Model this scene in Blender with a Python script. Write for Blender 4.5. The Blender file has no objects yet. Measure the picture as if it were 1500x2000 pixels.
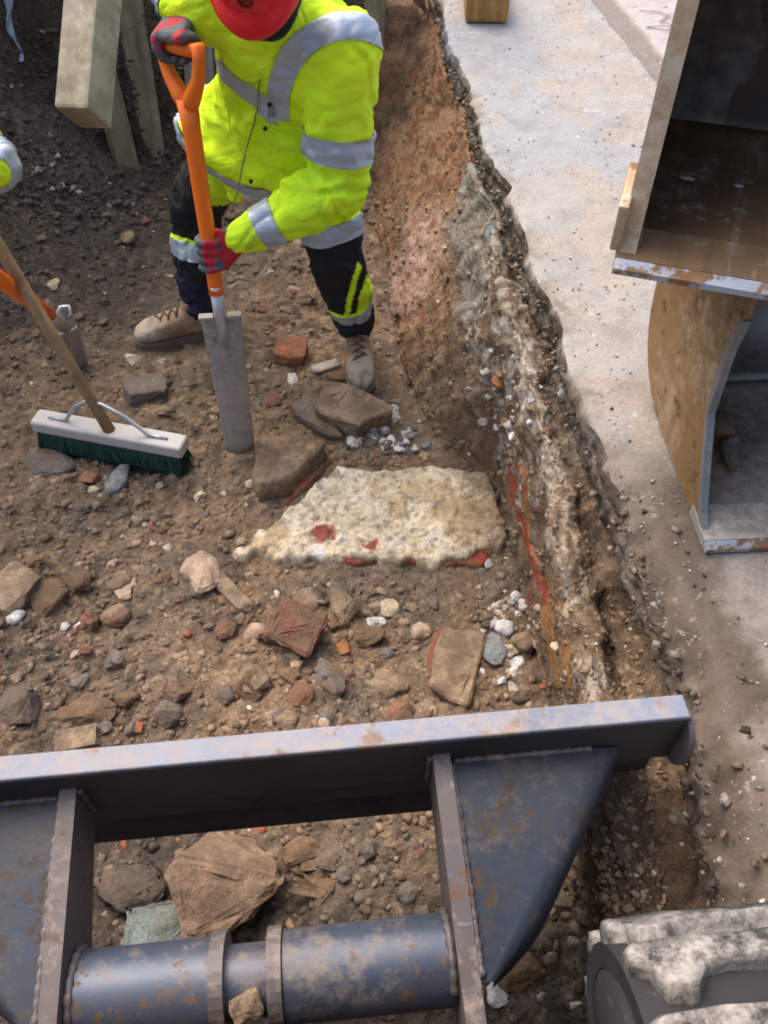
import bpy, bmesh, math, random
import numpy as np
from mathutils import Vector, Matrix
from mathutils.bvhtree import BVHTree
random.seed(7); RNG = np.random.default_rng(7)
R = math.radians
scene = bpy.context.scene

# ------------------------------------------------------------------ camera, sky, sun, exposure
PITCH = 50.0; CAMH = 2.0; FPX = 1662.0
cam_d = bpy.data.cameras.new('camera'); cam = bpy.data.objects.new('camera', cam_d)
scene.collection.objects.link(cam); scene.camera = cam
cam.location = (0, 0, CAMH); cam.rotation_euler = (R(90 - PITCH), 0, 0)
cam_d.sensor_fit = 'VERTICAL'; cam_d.sensor_height = 36.0; cam_d.sensor_width = 36.0
cam_d.lens = 36.0 * FPX / 2000.0; cam_d.clip_start = 0.02; cam_d.clip_end = 500

SUN_EL, SUN_AZ = 56.0, -38.0          # azimuth from +Y towards +X: far side, a little left
w = bpy.data.worlds.new('World'); scene.world = w; w.use_nodes = True
nt = w.node_tree; bg = nt.nodes['Background']
sky = nt.nodes.new('ShaderNodeTexSky'); sky.sky_type = 'NISHITA'; sky.sun_disc = False
sky.sun_elevation = R(SUN_EL); sky.sun_rotation = R(SUN_AZ)
sky.air_density = 1.0; sky.dust_density = 6.0; sky.ozone_density = 1.0
nt.links.new(sky.outputs[0], bg.inputs[0]); bg.inputs[1].default_value = 0.15
sd = bpy.data.lights.new('sun', 'SUN'); sd.energy = 0.65; sd.angle = R(70); sd.color = (1.0, 0.95, 0.88)
so = bpy.data.objects.new('sun', sd); scene.collection.objects.link(so)
_a, _e = R(SUN_AZ), R(SUN_EL)
_dirv = Vector((math.sin(_a) * math.cos(_e), math.cos(_a) * math.cos(_e), math.sin(_e)))
so.rotation_euler = _dirv.to_track_quat('Z', 'Y').to_euler(); so.location = _dirv * 20
vs = scene.view_settings; vs.view_transform = 'Standard'; vs.look = 'None'; vs.gamma = 1.0
vs.exposure = 1.20
scene.cycles.filter_width = 1.9; vs.use_curve_mapping = False

# ------------------------------------------------------------------ helpers
CT, ST = math.cos(R(PITCH)), math.sin(R(PITCH))
def P(px, py, z=None, d=None):
    """world point seen at a photo pixel, at height z or at depth d along the view axis"""
    a = (1000 - py) / FPX; b = (px - 750) / FPX
    if d is None: d = (CAMH - z) / (ST - a * CT)
    return Vector((b * d, d * (CT + a * ST), CAMH - d * (ST - a * CT)))

def _hash(ix, iy, iz, seed):
    h = (ix * 374761393 + iy * 668265263 + iz * 2147483647 + seed * 974634777) & 0xFFFFFFFF
    h = ((h ^ (h >> 13)) * 1274126177) & 0xFFFFFFFF
    h = ((h ^ (h >> 16)) * 2246822519) & 0xFFFFFFFF
    return ((h ^ (h >> 15)) & 0xFFFFFF) / float(0xFFFFFF)
def vnoise(p, seed=0):
    p = np.asarray(p, dtype=np.float64)
    i = np.floor(p).astype(np.int64); f = p - i; f = f * f * f * (f * (f * 6 - 15) + 10)
    x, y, z = i[:, 0], i[:, 1], i[:, 2]; fx, fy, fz = f[:, 0], f[:, 1], f[:, 2]
    def c(a, b, d): return _hash(x + a, y + b, z + d, seed)
    x00 = c(0,0,0) * (1-fx) + c(1,0,0) * fx; x10 = c(0,1,0) * (1-fx) + c(1,1,0) * fx
    x01 = c(0,0,1) * (1-fx) + c(1,0,1) * fx; x11 = c(0,1,1) * (1-fx) + c(1,1,1) * fx
    return ((x00*(1-fy)+x10*fy)*(1-fz) + (x01*(1-fy)+x11*fy)*fz) * 2 - 1
def fbm(p, scale, octv=4, seed=0, gain=0.5):
    p = np.asarray(p) * scale; a = 1.0; s = 0; t = 0
    for k in range(octv):
        s = s + a * vnoise(p, seed + k * 17); t += a; a *= gain; p = p * 2.03 + 3.7
    return s / t
def sstep(a, b, x):
    t = np.clip((x - a) / (b - a), 0, 1); return t * t * (3 - 2 * t)
def mix(a, b, t): return a * (1 - t)[:, None] + b * t[:, None]

def link(o, parent=None):
    scene.collection.objects.link(o)
    if parent is not None: o.parent = parent
    return o
def mesh_np(name, V, F, mats=None, col=None, smooth=True):
    """mesh from numpy verts and faces (one array, or a list of arrays, of equal-sided faces)"""
    me = bpy.data.meshes.new(name)
    if isinstance(F, np.ndarray): F = [F]
    F = [np.asarray(f, dtype=np.int32) for f in F if len(f)]
    V = np.asarray(V, dtype=np.float32)
    me.vertices.add(len(V)); me.vertices.foreach_set('co', V.ravel())
    nl = sum(f.size for f in F); me.loops.add(nl)
    me.loops.foreach_set('vertex_index', np.concatenate([f.ravel() for f in F]))
    st = []; off = 0
    for f in F:
        k = f.shape[1]; st.append(off + np.arange(len(f)) * k); off += f.size
    st = np.concatenate(st).astype(np.int32)
    me.polygons.add(len(st)); me.polygons.foreach_set('loop_start', st)
    me.update(calc_edges=True); me.validate()
    if smooth: me.polygons.foreach_set('use_smooth', np.ones(len(me.polygons), dtype=bool))
    if col is not None: set_col(me, col)
    for m in (mats if isinstance(mats, (list, tuple)) else [mats]):
        if m: me.materials.append(m)
    return me
def set_col(me, col):
    a = me.color_attributes.new('Col', 'FLOAT_COLOR', 'POINT')
    c = np.ones((len(me.vertices), 4), dtype=np.float32); c[:, :3] = np.clip(col, 0.004, 0.95)
    a.data.foreach_set('color', c.ravel())
def get_v(me):
    v = np.empty(len(me.vertices) * 3, dtype=np.float32); me.vertices.foreach_get('co', v); return v.reshape(-1, 3).astype(np.float64)
def set_v(me, v): me.vertices.foreach_set('co', np.asarray(v, dtype=np.float32).ravel()); me.update()
def get_n(me):
    n = np.empty(len(me.vertices) * 3, dtype=np.float32); me.vertex_normals.foreach_get('vector', n); return n.reshape(-1, 3).astype(np.float64)
def obj(name, me, parent=None): return link(bpy.data.objects.new(name, me), parent)
def tag(o, label=None, cat=None, group=None, kind=None):
    if label: o['label'] = label
    if cat: o['category'] = cat
    if group: o['group'] = group
    if kind: o['kind'] = kind
    return o
def thing(name, label, cat, loc=(0,0,0), rot=(0,0,0), group=None):
    o = bpy.data.objects.new(name, None); link(o); o.location = loc; o.rotation_euler = rot
    o.empty_display_size = 0.05
    return tag(o, label, cat, group)

def bm_mesh(bm, name, mats, smooth=False, bevel=0, seg=2):
    if bevel:
        es = [e for e in bm.edges if len(e.link_faces) == 2 and e.calc_face_angle(0) > 0.5]
        bmesh.ops.bevel(bm, geom=es, offset=bevel, segments=seg, affect='EDGES', profile=0.6)
    bmesh.ops.recalc_face_normals(bm, faces=bm.faces)
    me = bpy.data.meshes.new(name); bm.to_mesh(me); bm.free()
    if smooth:
        me.polygons.foreach_set('use_smooth', np.ones(len(me.polygons), dtype=bool))
    for m in (mats if isinstance(mats, (list, tuple)) else [mats]): me.materials.append(m)
    return me
def box_bm(x0, x1, y0, y1, z0, z1, bm=None):
    bm = bm or bmesh.new()
    M = Matrix.Translation(((x0+x1)/2, (y0+y1)/2, (z0+z1)/2)) @ Matrix.Diagonal((abs(x1-x0), abs(y1-y0), abs(z1-z0), 1))
    bmesh.ops.create_cube(bm, size=1, matrix=M); return bm
def prism_bm(poly, axis, a0, a1, bm=None):
    """extrude a 2-D polygon: axis 'x' -> poly is (y,z); 'z' -> (x,y); 'y' -> (x,z)"""
    bm = bm or bmesh.new()
    def mk(p, a):
        return {'x': (a, p[0], p[1]), 'y': (p[0], a, p[1]), 'z': (p[0], p[1], a)}[axis]
    A = [bm.verts.new(mk(p, a0)) for p in poly]; B = [bm.verts.new(mk(p, a1)) for p in poly]
    n = len(poly); bm.faces.new(A); bm.faces.new(B[::-1])
    for i in range(n): bm.faces.new((A[i], A[(i+1) % n], B[(i+1) % n], B[i]))
    return bm
def tube_np(path, rad, n=14, cap=True):
    """tube along a path with radius (scalar or per point)"""
    path = [Vector(p) for p in path]; m = len(path)
    rad = [rad] * m if not hasattr(rad, '__len__') else rad
    V = []; up = None
    for i, p in enumerate(path):
        t = (path[min(i+1, m-1)] - path[max(i-1, 0)]).normalized()
        if up is None:
            up = Vector((0,0,1)) if abs(t.z) < 0.9 else Vector((1,0,0))
        u = (up - t * up.dot(t)).normalized(); v = t.cross(u); up = u
        for k in range(n):
            a = 2*math.pi*k/n; V.append(p + (u*math.cos(a) + v*math.sin(a)) * rad[i])
    Q = [(i*n+k, i*n+(k+1) % n, (i+1)*n+(k+1) % n, (i+1)*n+k) for i in range(m-1) for k in range(n)]
    T = []
    if cap:
        V.append(path[0]); V.append(path[-1]); c0 = len(V)-2; c1 = len(V)-1
        for k in range(n):
            T.append((c0, (k+1) % n, k)); T.append((c1, (m-1)*n+k, (m-1)*n+(k+1) % n))
    return np.array([tuple(v) for v in V]), [np.array(Q), np.array(T).reshape(-1, 3)]
def tube(name, path, rad, mat, parent=None, n=14):
    V, F = tube_np(path, rad, n); return obj(name, mesh_np(name, V, F, mat), parent)

# ------------------------------------------------------------------ materials
def ramp(nt, stops):
    r = nt.nodes.new('ShaderNodeValToRGB'); e = r.color_ramp.elements
    while len(e) > 1: e.remove(e[0])
    e[0].position, c = stops[0][0], stops[0][1]; e[0].color = (*c, 1) if len(c) == 3 else c
    for p, c in stops[1:]:
        x = e.new(p); x.color = (*c, 1) if len(c) == 3 else c
    return r
def g(v): return (v, v, v)
class Mat:
    def __init__(s, name, rough=0.9, metal=0.0, spec=0.3):
        s.m = bpy.data.materials.new(name); s.m.use_nodes = True; s.nt = s.m.node_tree
        s.b = s.nt.nodes['Principled BSDF']; s.b.inputs['Roughness'].default_value = rough
        s.b.inputs['Metallic'].default_value = metal; s.b.inputs['Specular IOR Level'].default_value = spec
        s.tc = s.nt.nodes.new('ShaderNodeTexCoord'); s.h = None; s.co = s.tc.outputs['Object']
    def l(s, a, b): s.nt.links.new(a, b)
    def vec(s, scale=(1,1,1), kind='Object'):
        mp = s.nt.nodes.new('ShaderNodeMapping'); mp.inputs['Scale'].default_value = scale
        s.l(s.tc.outputs[kind], mp.inputs[0]); return mp.outputs[0]
    def noise(s, scale, detail=4, rough=0.6, vscale=(1,1,1), dist=0.0, seed=0):
        n = s.nt.nodes.new('ShaderNodeTexNoise'); n.inputs['Scale'].default_value = scale
        n.inputs['Detail'].default_value = detail; n.inputs['Roughness'].default_value = rough
        n.inputs['Distortion'].default_value = dist
        mp = s.nt.nodes.new('ShaderNodeMapping'); mp.inputs['Scale'].default_value = vscale
        mp.inputs['Location'].default_value = (seed * 3.1, seed * 1.7, seed * 2.3)
        s.l(s.co, mp.inputs[0]); s.l(mp.outputs[0], n.inputs['Vector'])
        return n.outputs['Fac']
    def vor(s, scale, out='Distance', feature='F1'):
        n = s.nt.nodes.new('ShaderNodeTexVoronoi'); n.feature = feature; n.inputs['Scale'].default_value = scale
        s.l(s.tc.outputs['Object'], n.inputs['Vector']); return n.outputs[out]
    def ramp(s, fac, stops):
        r = ramp(s.nt, stops); s.l(fac, r.inputs[0]); return r.outputs[0]
    def mixc(s, fac, a, b, mode='MIX'):
        n = s.nt.nodes.new('ShaderNodeMix'); n.data_type = 'RGBA'; n.blend_type = mode
        for sock, v in ((n.inputs[0], fac), (n.inputs[6], a), (n.inputs[7], b)):
            if hasattr(v, 'is_linked'): s.l(v, sock)
            elif isinstance(v, (int, float)): sock.default_value = v
            else: sock.default_value = (*v, 1)
        return n.outputs[2]
    def math(s, op, a, b=0.0):
        n = s.nt.nodes.new('ShaderNodeMath'); n.operation = op
        for sock, v in ((n.inputs[0], a), (n.inputs[1], b)):
            if hasattr(v, 'is_linked'): s.l(v, sock)
            else: sock.default_value = v
        return n.outputs[0]
    def attr(s, name='Col'):
        a = s.nt.nodes.new('ShaderNodeAttribute'); a.attribute_name = name; return a.outputs['Color']
    def color(s, c):
        if hasattr(c, 'is_linked'): s.l(c, s.b.inputs['Base Color'])
        else: s.b.inputs['Base Color'].default_value = (*c, 1)
    def rough(s, c): s.l(c, s.b.inputs['Roughness'])
    def bump(s, h, strength=0.5, dist=0.01):
        n = s.nt.nodes.new('ShaderNodeBump'); n.inputs['Strength'].default_value = strength
        n.inputs['Distance'].default_value = dist; s.l(h, n.inputs['Height'])
        if s.h: s.l(s.h, n.inputs['Normal'])
        s.h = n.outputs[0]; s.l(s.h, s.b.inputs['Normal']); return s

def earth_mat(name, rough=0.95, lo=0.55, hi=1.45, fine=160, b1=0.9, b2=0.6, fleck=True):
    m = Mat(name, rough, spec=0.2); c = m.attr()
    n1 = m.noise(fine, 5, 0.7); n2 = m.noise(22, 5, 0.65, seed=3)
    c = m.mixc(1.0, c, m.ramp(n1, [(0.25, g(lo)), (0.5, g(1.0)), (0.78, g(hi))]), 'MULTIPLY')
    c = m.mixc(1.0, c, m.ramp(n2, [(0.3, (0.72, 0.70, 0.68)), (0.7, (1.22, 1.2, 1.16))]), 'MULTIPLY')
    n4 = m.noise(52, 6, 0.75, seed=11)
    c = m.mixc(1.0, c, m.ramp(n4, [(0.30, g(0.50)), (0.48, g(0.95)), (0.75, g(1.3))]), 'MULTIPLY')
    if fleck:
        v = m.vor(75); k = m.noise(9, 3, seed=5)
        f = m.math('MULTIPLY', m.ramp(v, [(0.10, g(1)), (0.2, g(0))]), m.ramp(k, [(0.50, g(0)), (0.62, g(0.75))]))
        c = m.mixc(f, c, (0.48, 0.41, 0.33))
        v2 = m.vor(120); k2 = m.noise(14, 3, seed=9)
        f2 = m.math('MULTIPLY', m.ramp(v2, [(0.12, g(1)), (0.25, g(0))]), m.ramp(k2, [(0.48, g(0)), (0.6, g(0.8))]))
        c = m.mixc(f2, c, (0.035, 0.028, 0.022))
    m.color(c)
    m.bump(m.noise(20, 6, 0.7, seed=6), b1*.7, 0.03); m.bump(m.noise(52, 6, 0.75, seed=11), b1, 0.016); m.bump(m.noise(240, 3, 0.7, seed=2), b2, 0.003)
    return m.m
M_soil = earth_mat('soil'); M_crumb = earth_mat('soil_crumbs', fine=300, fleck=False, b1=0.3)
M_conc = None
def concrete_mat():
    m = Mat('concrete_slab', 0.72, spec=0.35); c = m.attr()
    n1 = m.noise(9, 6, 0.7); n2 = m.noise(120, 4, 0.7, seed=1)
    c = m.mixc(1.0, c, m.ramp(n1, [(0.3, (0.74, 0.72, 0.70)), (0.5, g(1.0)), (0.72, (1.16, 1.15, 1.15))]), 'MULTIPLY')
    c = m.mixc(1.0, c, m.ramp(n2, [(0.3, g(0.78)), (0.7, g(1.2))]), 'MULTIPLY')
    k = m.noise(6, 4, seed=6); v = m.noise(70, 2, 0.5, seed=8, vscale=(0.8, 1.1, 1))
    f = m.math('MULTIPLY', m.ramp(v, [(0.61, g(0)), (0.70, g(1))]), m.ramp(k, [(0.48, g(0)), (0.66, g(0.7))]))
    c = m.mixc(f, c, (0.54, 0.52, 0.50))
    k2 = m.noise(8, 4, seed=16); v2 = m.noise(55, 2, 0.5, seed=18)
    f2 = m.math('MULTIPLY', m.ramp(v2, [(0.64, g(0)), (0.70, g(1))]), m.ramp(k2, [(0.45, g(0)), (0.6, g(0.75))]))
    c = m.mixc(f2, c, (0.10, 0.095, 0.09)); m.color(c)
    m.rough(m.ramp(n1, [(0.3, g(0.5)), (0.7, g(0.85))]))
    m.bump(m.noise(30, 6, 0.7), 0.4, 0.008); m.bump(n2, 0.35, 0.003); return m.m
M_conc = concrete_mat()
def stone_mat():
    m = Mat('stone', 0.9, spec=0.25)
    m.co = m.nt.nodes.new('ShaderNodeNewGeometry').outputs['Position']
    oi = m.nt.nodes.new('ShaderNodeObjectInfo'); c = oi.outputs['Color']
    n1 = m.noise(28, 5, 0.7); n2 = m.noise(130, 4, 0.7, seed=1)
    c = m.mixc(1.0, c, m.ramp(n1, [(0.28, (0.50, 0.46, 0.42)), (0.5, g(1.0)), (0.74, (1.3, 1.28, 1.22))]), 'MULTIPLY')
    c = m.mixc(1.0, c, m.ramp(n2, [(0.3, g(0.7)), (0.7, g(1.25))]), 'MULTIPLY')
    d = m.math('MULTIPLY', oi.outputs['Alpha'], m.ramp(m.noise(15, 4, 0.65, seed=7), [(0.42, g(0.12)), (0.58, g(0.88))]))
    c = m.mixc(d, c, (0.165, 0.115, 0.076)); m.color(c)      # soil clinging to the stone
    m.bump(m.noise(24, 6, 0.7, seed=4), 0.5, 0.02); m.bump(m.noise(60, 6, 0.7), 0.8, 0.010); m.bump(n2, 0.4, 0.003); return m.m
M_stone = stone_mat()
def wood_mat(name, c1, c2, axis=1, scale=1.0):
    m = Mat(name, 0.8, spec=0.25); s = [26, 26, 26]; s[axis] = 1.6
    n = m.noise(scale, 6, 0.65, vscale=s, dist=0.5); n2 = m.noise(9, 4, 0.6, seed=4)
    c = m.ramp(n, [(0.3, c1), (0.68, c2)])
    c = m.mixc(1.0, c, m.ramp(n2, [(0.3, (0.6, 0.57, 0.52)), (0.65, g(1.08))]), 'MULTIPLY'); m.color(c)
    m.bump(n, 0.35, 0.003); return m.m
M_wood = wood_mat('pale_timber', (0.30, 0.25, 0.18), (0.50, 0.45, 0.36), 1)
M_woodz = wood_mat('weathered_plank', (0.15, 0.12, 0.08), (0.32, 0.26, 0.18), 2)
M_woodg = wood_mat('grey_plank', (0.17, 0.15, 0.14), (0.36, 0.34, 0.33), 2)
M_woodo = wood_mat('orange_timber', (0.28, 0.13, 0.035), (0.52, 0.31, 0.12), 1, 1.4)
M_broomw = wood_mat('broom_handle_wood', (0.20, 0.12, 0.06), (0.36, 0.24, 0.13), 2)
def worn(name, paint, under, dust, amt=0.5, rough=0.5, metal=0.0, dustamt=0.5, sc=7.0, up=True, chips=(0.60, 0.64)):
    """paint worn through to rust or primer, with dust lying where the surface faces up"""
    m = Mat(name, rough, metal, 0.4)
    n = m.noise(sc, 8, 0.72); n2 = m.noise(sc * 3.1, 7, 0.7, seed=5); n3 = m.noise(2.6, 5, 0.6, seed=9)
    c = m.mixc(m.ramp(n3, [(0.35, g(0)), (0.65, g(1))]), paint, tuple(x * 0.62 for x in paint))
    f = m.ramp(m.math('ADD', m.math('MULTIPLY', n, 0.55), m.math('MULTIPLY', n2, 0.45)), [(chips[0] - 0.1 * amt, g(0)), (chips[1] - 0.1 * amt, g(1))])
    c = m.mixc(f, c, m.mixc(m.noise(40, 4, seed=2), under, tuple(x * 0.45 for x in under)))
    sc2 = m.noise(1.0, 5, 0.7, vscale=(9, 60, 60), seed=21); sc3 = m.noise(1.0, 5, 0.7, vscale=(60, 11, 60), seed=23)
    scr = m.ramp(m.math('MAXIMUM', sc2, sc3), [(0.68, g(0)), (0.72, g(0.55))]); c = m.mixc(scr, c, tuple(min(1, x * 2.2 + .03) for x in paint))
    dn = m.math('ADD', m.math('MULTIPLY', m.noise(5, 8, 0.8, seed=12), 0.5), m.math('MULTIPLY', m.noise(34, 7, 0.8, seed=14), 0.5))
    if name.startswith(('blue_grey', 'rusty_blade', 'dark_blade')):      # thin brown dirt film over the machine paint
        ff = m.ramp(m.math('ADD', m.math('MULTIPLY', m.noise(4, 8, 0.75, seed=31), .6), m.math('MULTIPLY', m.noise(60, 5, 0.7, seed=33), .4)), [(0.42, g(0)), (0.64, g(0.55))]); c = m.mixc(ff, c, (.115, .092, .074))
    df = m.ramp(dn, [(0.60 - 0.22 * dustamt, g(0)), (0.70 - 0.18 * dustamt, g(0.9))])
    if up:
        ge = m.nt.nodes.new('ShaderNodeNewGeometry'); sp = m.nt.nodes.new('ShaderNodeSeparateXYZ')
        m.l(ge.outputs['Normal'], sp.inputs[0])
        df = m.math('MULTIPLY', df, m.ramp(sp.outputs['Z'], [(0.0, g(0.25)), (0.8, g(1.0))]))
    c = m.mixc(df, c, dust); m.color(c)
    m.rough(m.math('ADD', m.math('MULTIPLY', m.math('MAXIMUM', df, f), 0.35), rough))
    m.bump(f, -0.25, 0.002); m.bump(n2, 0.15, 0.003); m.bump(m.noise(200, 3, seed=3), 0.1, 0.001); return m.m
M_blade = worn('blue_grey_blade_paint', (0.062, 0.085, 0.135), (0.17, 0.115, 0.08), (0.21, 0.175, 0.15), 0.62, 0.40, 0.25, 0.36, 13)
M_bladedark = worn('dark_blade_shaded_steel', (0.045, 0.048, 0.054), (0.06, 0.045, 0.035), (0.16, 0.13, 0.11), 0.2, 0.55, 0.1, 0.15)  # dark steel tone that also carries the shade on the blade's rear
M_bladetop = worn('dusty_blade_edge', (0.20, 0.225, 0.29), (0.30, 0.21, 0.16), (0.34, 0.29, 0.265), 0.55, 0.5, 0.15, 0.6, 9)
M_web = worn('rusty_blade_web', (0.12, 0.105, 0.11), (0.19, 0.11, 0.07), (0.32, 0.25, 0.21), 0.55, 0.55, 0.2, 0.35)
M_rustout = worn('rusty_bucket_steel', (0.27, 0.155, 0.062), (0.15, 0.075, 0.035), (0.36, 0.28, 0.20), 0.55, 0.55, 0.2, 0.5, 13, up=False)
M_buckin = worn('dark_bucket_inside', (0.19, 0.165, 0.15), (0.20, 0.12, 0.07), (0.30, 0.28, 0.27), 0.3, 0.4, 0.2, 0.25, 4, up=False)
_m = M_buckin; _nt = _m.node_tree; _b = _nt.nodes['Principled BSDF']; _src = _b.inputs['Base Color'].links[0].from_socket
def _stain():
    # mud dried on the steel near the left plate: a ragged stain with its own edge
    tc = _nt.nodes.new('ShaderNodeTexCoord'); sp = _nt.nodes.new('ShaderNodeSeparateXYZ'); _nt.links.new(tc.outputs['Object'], sp.inputs[0])
    nz = _nt.nodes.new('ShaderNodeTexNoise'); nz.inputs['Scale'].default_value = 9; nz.inputs['Detail'].default_value = 7; _nt.links.new(tc.outputs['Object'], nz.inputs['Vector'])
    ma = _nt.nodes.new('ShaderNodeMath'); ma.operation = 'MULTIPLY_ADD'; ma.inputs[1].default_value = .22; _nt.links.new(nz.outputs['Fac'], ma.inputs[0]); _nt.links.new(sp.outputs['X'], ma.inputs[2])
    rp = ramp(_nt, [(0.245, g(1)), (0.255, g(0))]); _nt.links.new(ma.outputs[0], rp.inputs[0])
    n2 = _nt.nodes.new('ShaderNodeTexNoise'); n2.inputs['Scale'].default_value = 30; n2.inputs['Detail'].default_value = 6; _nt.links.new(tc.outputs['Object'], n2.inputs['Vector'])
    cr = ramp(_nt, [(0.35, (.20, .20, .205)), (0.65, (.38, .37, .36))]); _nt.links.new(n2.outputs['Fac'], cr.inputs[0])
    mx = _nt.nodes.new('ShaderNodeMix'); mx.data_type = 'RGBA'; _nt.links.new(rp.outputs[0], mx.inputs[0]); _nt.links.new(_src, mx.inputs[6]); _nt.links.new(cr.outputs[0], mx.inputs[7])
    _nt.links.new(mx.outputs[2], _b.inputs['Base Color'])
_stain()
M_buckfloor = worn('muddy_bucket_floor', (0.20, 0.125, 0.07), (0.30, 0.17, 0.09), (0.40, 0.34, 0.29), 0.5, 0.5, 0.15, 0.35, 6)
def streaks(mat, axis, c1, c2, amt=.6):
    nt = mat.node_tree; b = nt.nodes['Principled BSDF']; src = b.inputs['Base Color'].links[0].from_socket
    tc = nt.nodes.new('ShaderNodeTexCoord'); mp = nt.nodes.new('ShaderNodeMapping'); s_ = [22, 22, 22]; s_[axis] = 1.8; mp.inputs['Scale'].default_value = s_
    nz = nt.nodes.new('ShaderNodeTexNoise'); nz.inputs['Scale'].default_value = 1.0; nz.inputs['Detail'].default_value = 7; nz.inputs['Roughness'].default_value = .7
    nt.links.new(tc.outputs['Object'], mp.inputs[0]); nt.links.new(mp.outputs[0], nz.inputs['Vector'])
    last = src
    for (lo, hi, col) in ((.54, .66, c1), (.44, .34, c2)):
        rp = ramp(nt, sorted([(lo, g(0)), (hi, g(amt))])); nt.links.new(nz.outputs['Fac'], rp.inputs[0])
        mx = nt.nodes.new('ShaderNodeMix'); mx.data_type = 'RGBA'; nt.links.new(rp.outputs[0], mx.inputs[0]); nt.links.new(last, mx.inputs[6]); mx.inputs[7].default_value = (*col, 1); last = mx.outputs[2]
    nt.links.new(last, b.inputs['Base Color'])
streaks(M_rustout, 2, (.12, .065, .030), (.33, .22, .12), .25); streaks(M_buckfloor, 1, (.085, .055, .035), (.36, .29, .23), .6)
M_buckedge = worn('worn_bucket_edge', (0.36, 0.40, 0.47), (0.26, 0.14, 0.07), (0.36, 0.28, 0.20), 0.95, 0.45, 0.2, 0.4, 12, up=False)
M_buckrim = worn('beige_bucket_rim', (0.46, 0.33, 0.20), (0.34, 0.18, 0.08), (0.56, 0.47, 0.38), 0.6, 0.6, 0.1, 0.6, 9, up=False)
M_buckgrey = worn('grey_bucket_inside', (0.22, 0.22, 0.225), (0.20, 0.13, 0.075), (0.40, 0.37, 0.35), 0.3, 0.4, 0.3, 0.4, 5)
M_rubber = worn('dusty_track_rubber', (0.026, 0.026, 0.029), (0.06, 0.057, 0.055), (0.22, 0.20, 0.18), 0.3, 0.75, 0.0, 0.15, 16)
M_lug = worn('dusty_track_lug', (0.035, 0.035, 0.037), (0.05, 0.048, 0.045), (0.36, 0.33, 0.30), 0.35, 0.85, 0.0, 0.78, 12)
M_machine = worn('machine_paint', (0.30, 0.16, 0.03), (0.1, 0.07, 0.05), (0.3, 0.27, 0.23), 0.3, 0.5, 0.0, 0.3)
M_spadesteel = worn('dirty_spade_steel', (0.34, 0.33, 0.31), (0.22, 0.165, 0.115), (0.37, 0.30, 0.225), 0.6, 0.6, 0.05, 0.7, 14, up=False)
M_orange = Mat('orange_plastic', 0.42, spec=0.4); M_orange.color(M_orange.mixc(M_orange.ramp(M_orange.noise(40, 4), [(0.55, g(0)), (0.72, g(0.5))]), (0.86, 0.17, 0.012), (0.45, 0.16, 0.06)))
M_orange = M_orange.m
def plain(name, c, rough=0.6, metal=0.0, var=0.25, sc=40, bump=0.2):
    m = Mat(name, rough, metal, 0.4); n = m.noise(sc, 4, 0.65)
    m.color(m.mixc(n, tuple(min(x * (1 + var), 1) for x in c), tuple(x * (1 - var) for x in c))); m.bump(n, bump, 0.002); return m.m
M_helmet = plain('red_helmet_plastic', (0.72, 0.014, 0.026), 0.32, var=0.08, sc=8, bump=0.02)
M_black = plain('black_fabric', (0.012, 0.012, 0.015), 0.9)
M_skin = plain('skin', (0.48, 0.27, 0.19), 0.55, var=0.1)
M_emblem = plain('dark_emblem', (0.08, 0.008, 0.012), 0.5)
M_white = plain('eye_white', (0.7, 0.68, 0.65), 0.3, var=0.03); M_iris = plain('iris_brown', (0.04, 0.02, 0.01), 0.2)
M_lip = plain('lip', (0.36, 0.13, 0.11), 0.5)
M_metal = plain('galvanised_steel', (0.46, 0.48, 0.50), 0.42, 0.6)
M_broomhead = plain('pale_broom_head', (0.50, 0.47, 0.44), 0.75, var=0.2, sc=14)
M_bristle = Mat('green_bristles', 0.6); _n = M_bristle.noise(1, 3, 0.6, vscale=(140, 140, 8)); M_bristle.color(M_bristle.ramp(_n, [(0.3, (0.004, 0.018, 0.013)), (0.7, (0.02, 0.085, 0.06))])); M_bristle = M_bristle.m
def fabric(name, colour=None, rough=0.7, spec=0.3, dirt=0.25, sheen=0.0, weave=700):
    m = Mat(name, rough, 0, spec); c = m.attr() if colour is None else colour
    d = m.ramp(m.noise(7, 6, 0.7, seed=3), [(0.55, g(0)), (0.8, g(dirt))])
    c = m.mixc(d, c, (0.17, 0.12, 0.075)); m.color(c)
    m.bump(m.noise(9, 3, 0.45, dist=1.0), 0.55, 0.05); m.bump(m.noise(40, 3, 0.5, dist=.6), 0.15, 0.006); m.bump(m.noise(weave, 2, 0.5), 0.12, 0.0006); return m.m
M_hivis = fabric('hi_vis_fabric', None, 0.78, 0.15, 0.2)
M_trouser = fabric('trouser_fabric', None, 0.8, 0.2, 0.25)
M_band = Mat('reflective_tape', 0.45, 0.3, 0.5); M_band.color(M_band.mixc(M_band.noise(18, 5, 0.7), (0.30, 0.36, 0.44), (0.46, 0.52, 0.60))); M_band.bump(M_band.noise(40, 3), 0.25, 0.006); M_band = M_band.m
M_glove = fabric('glove_fabric', None, 0.75, 0.2, 0.35)
M_boot = fabric('dusty_boot_suede', None, 0.9, 0.15, 0.4)
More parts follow.
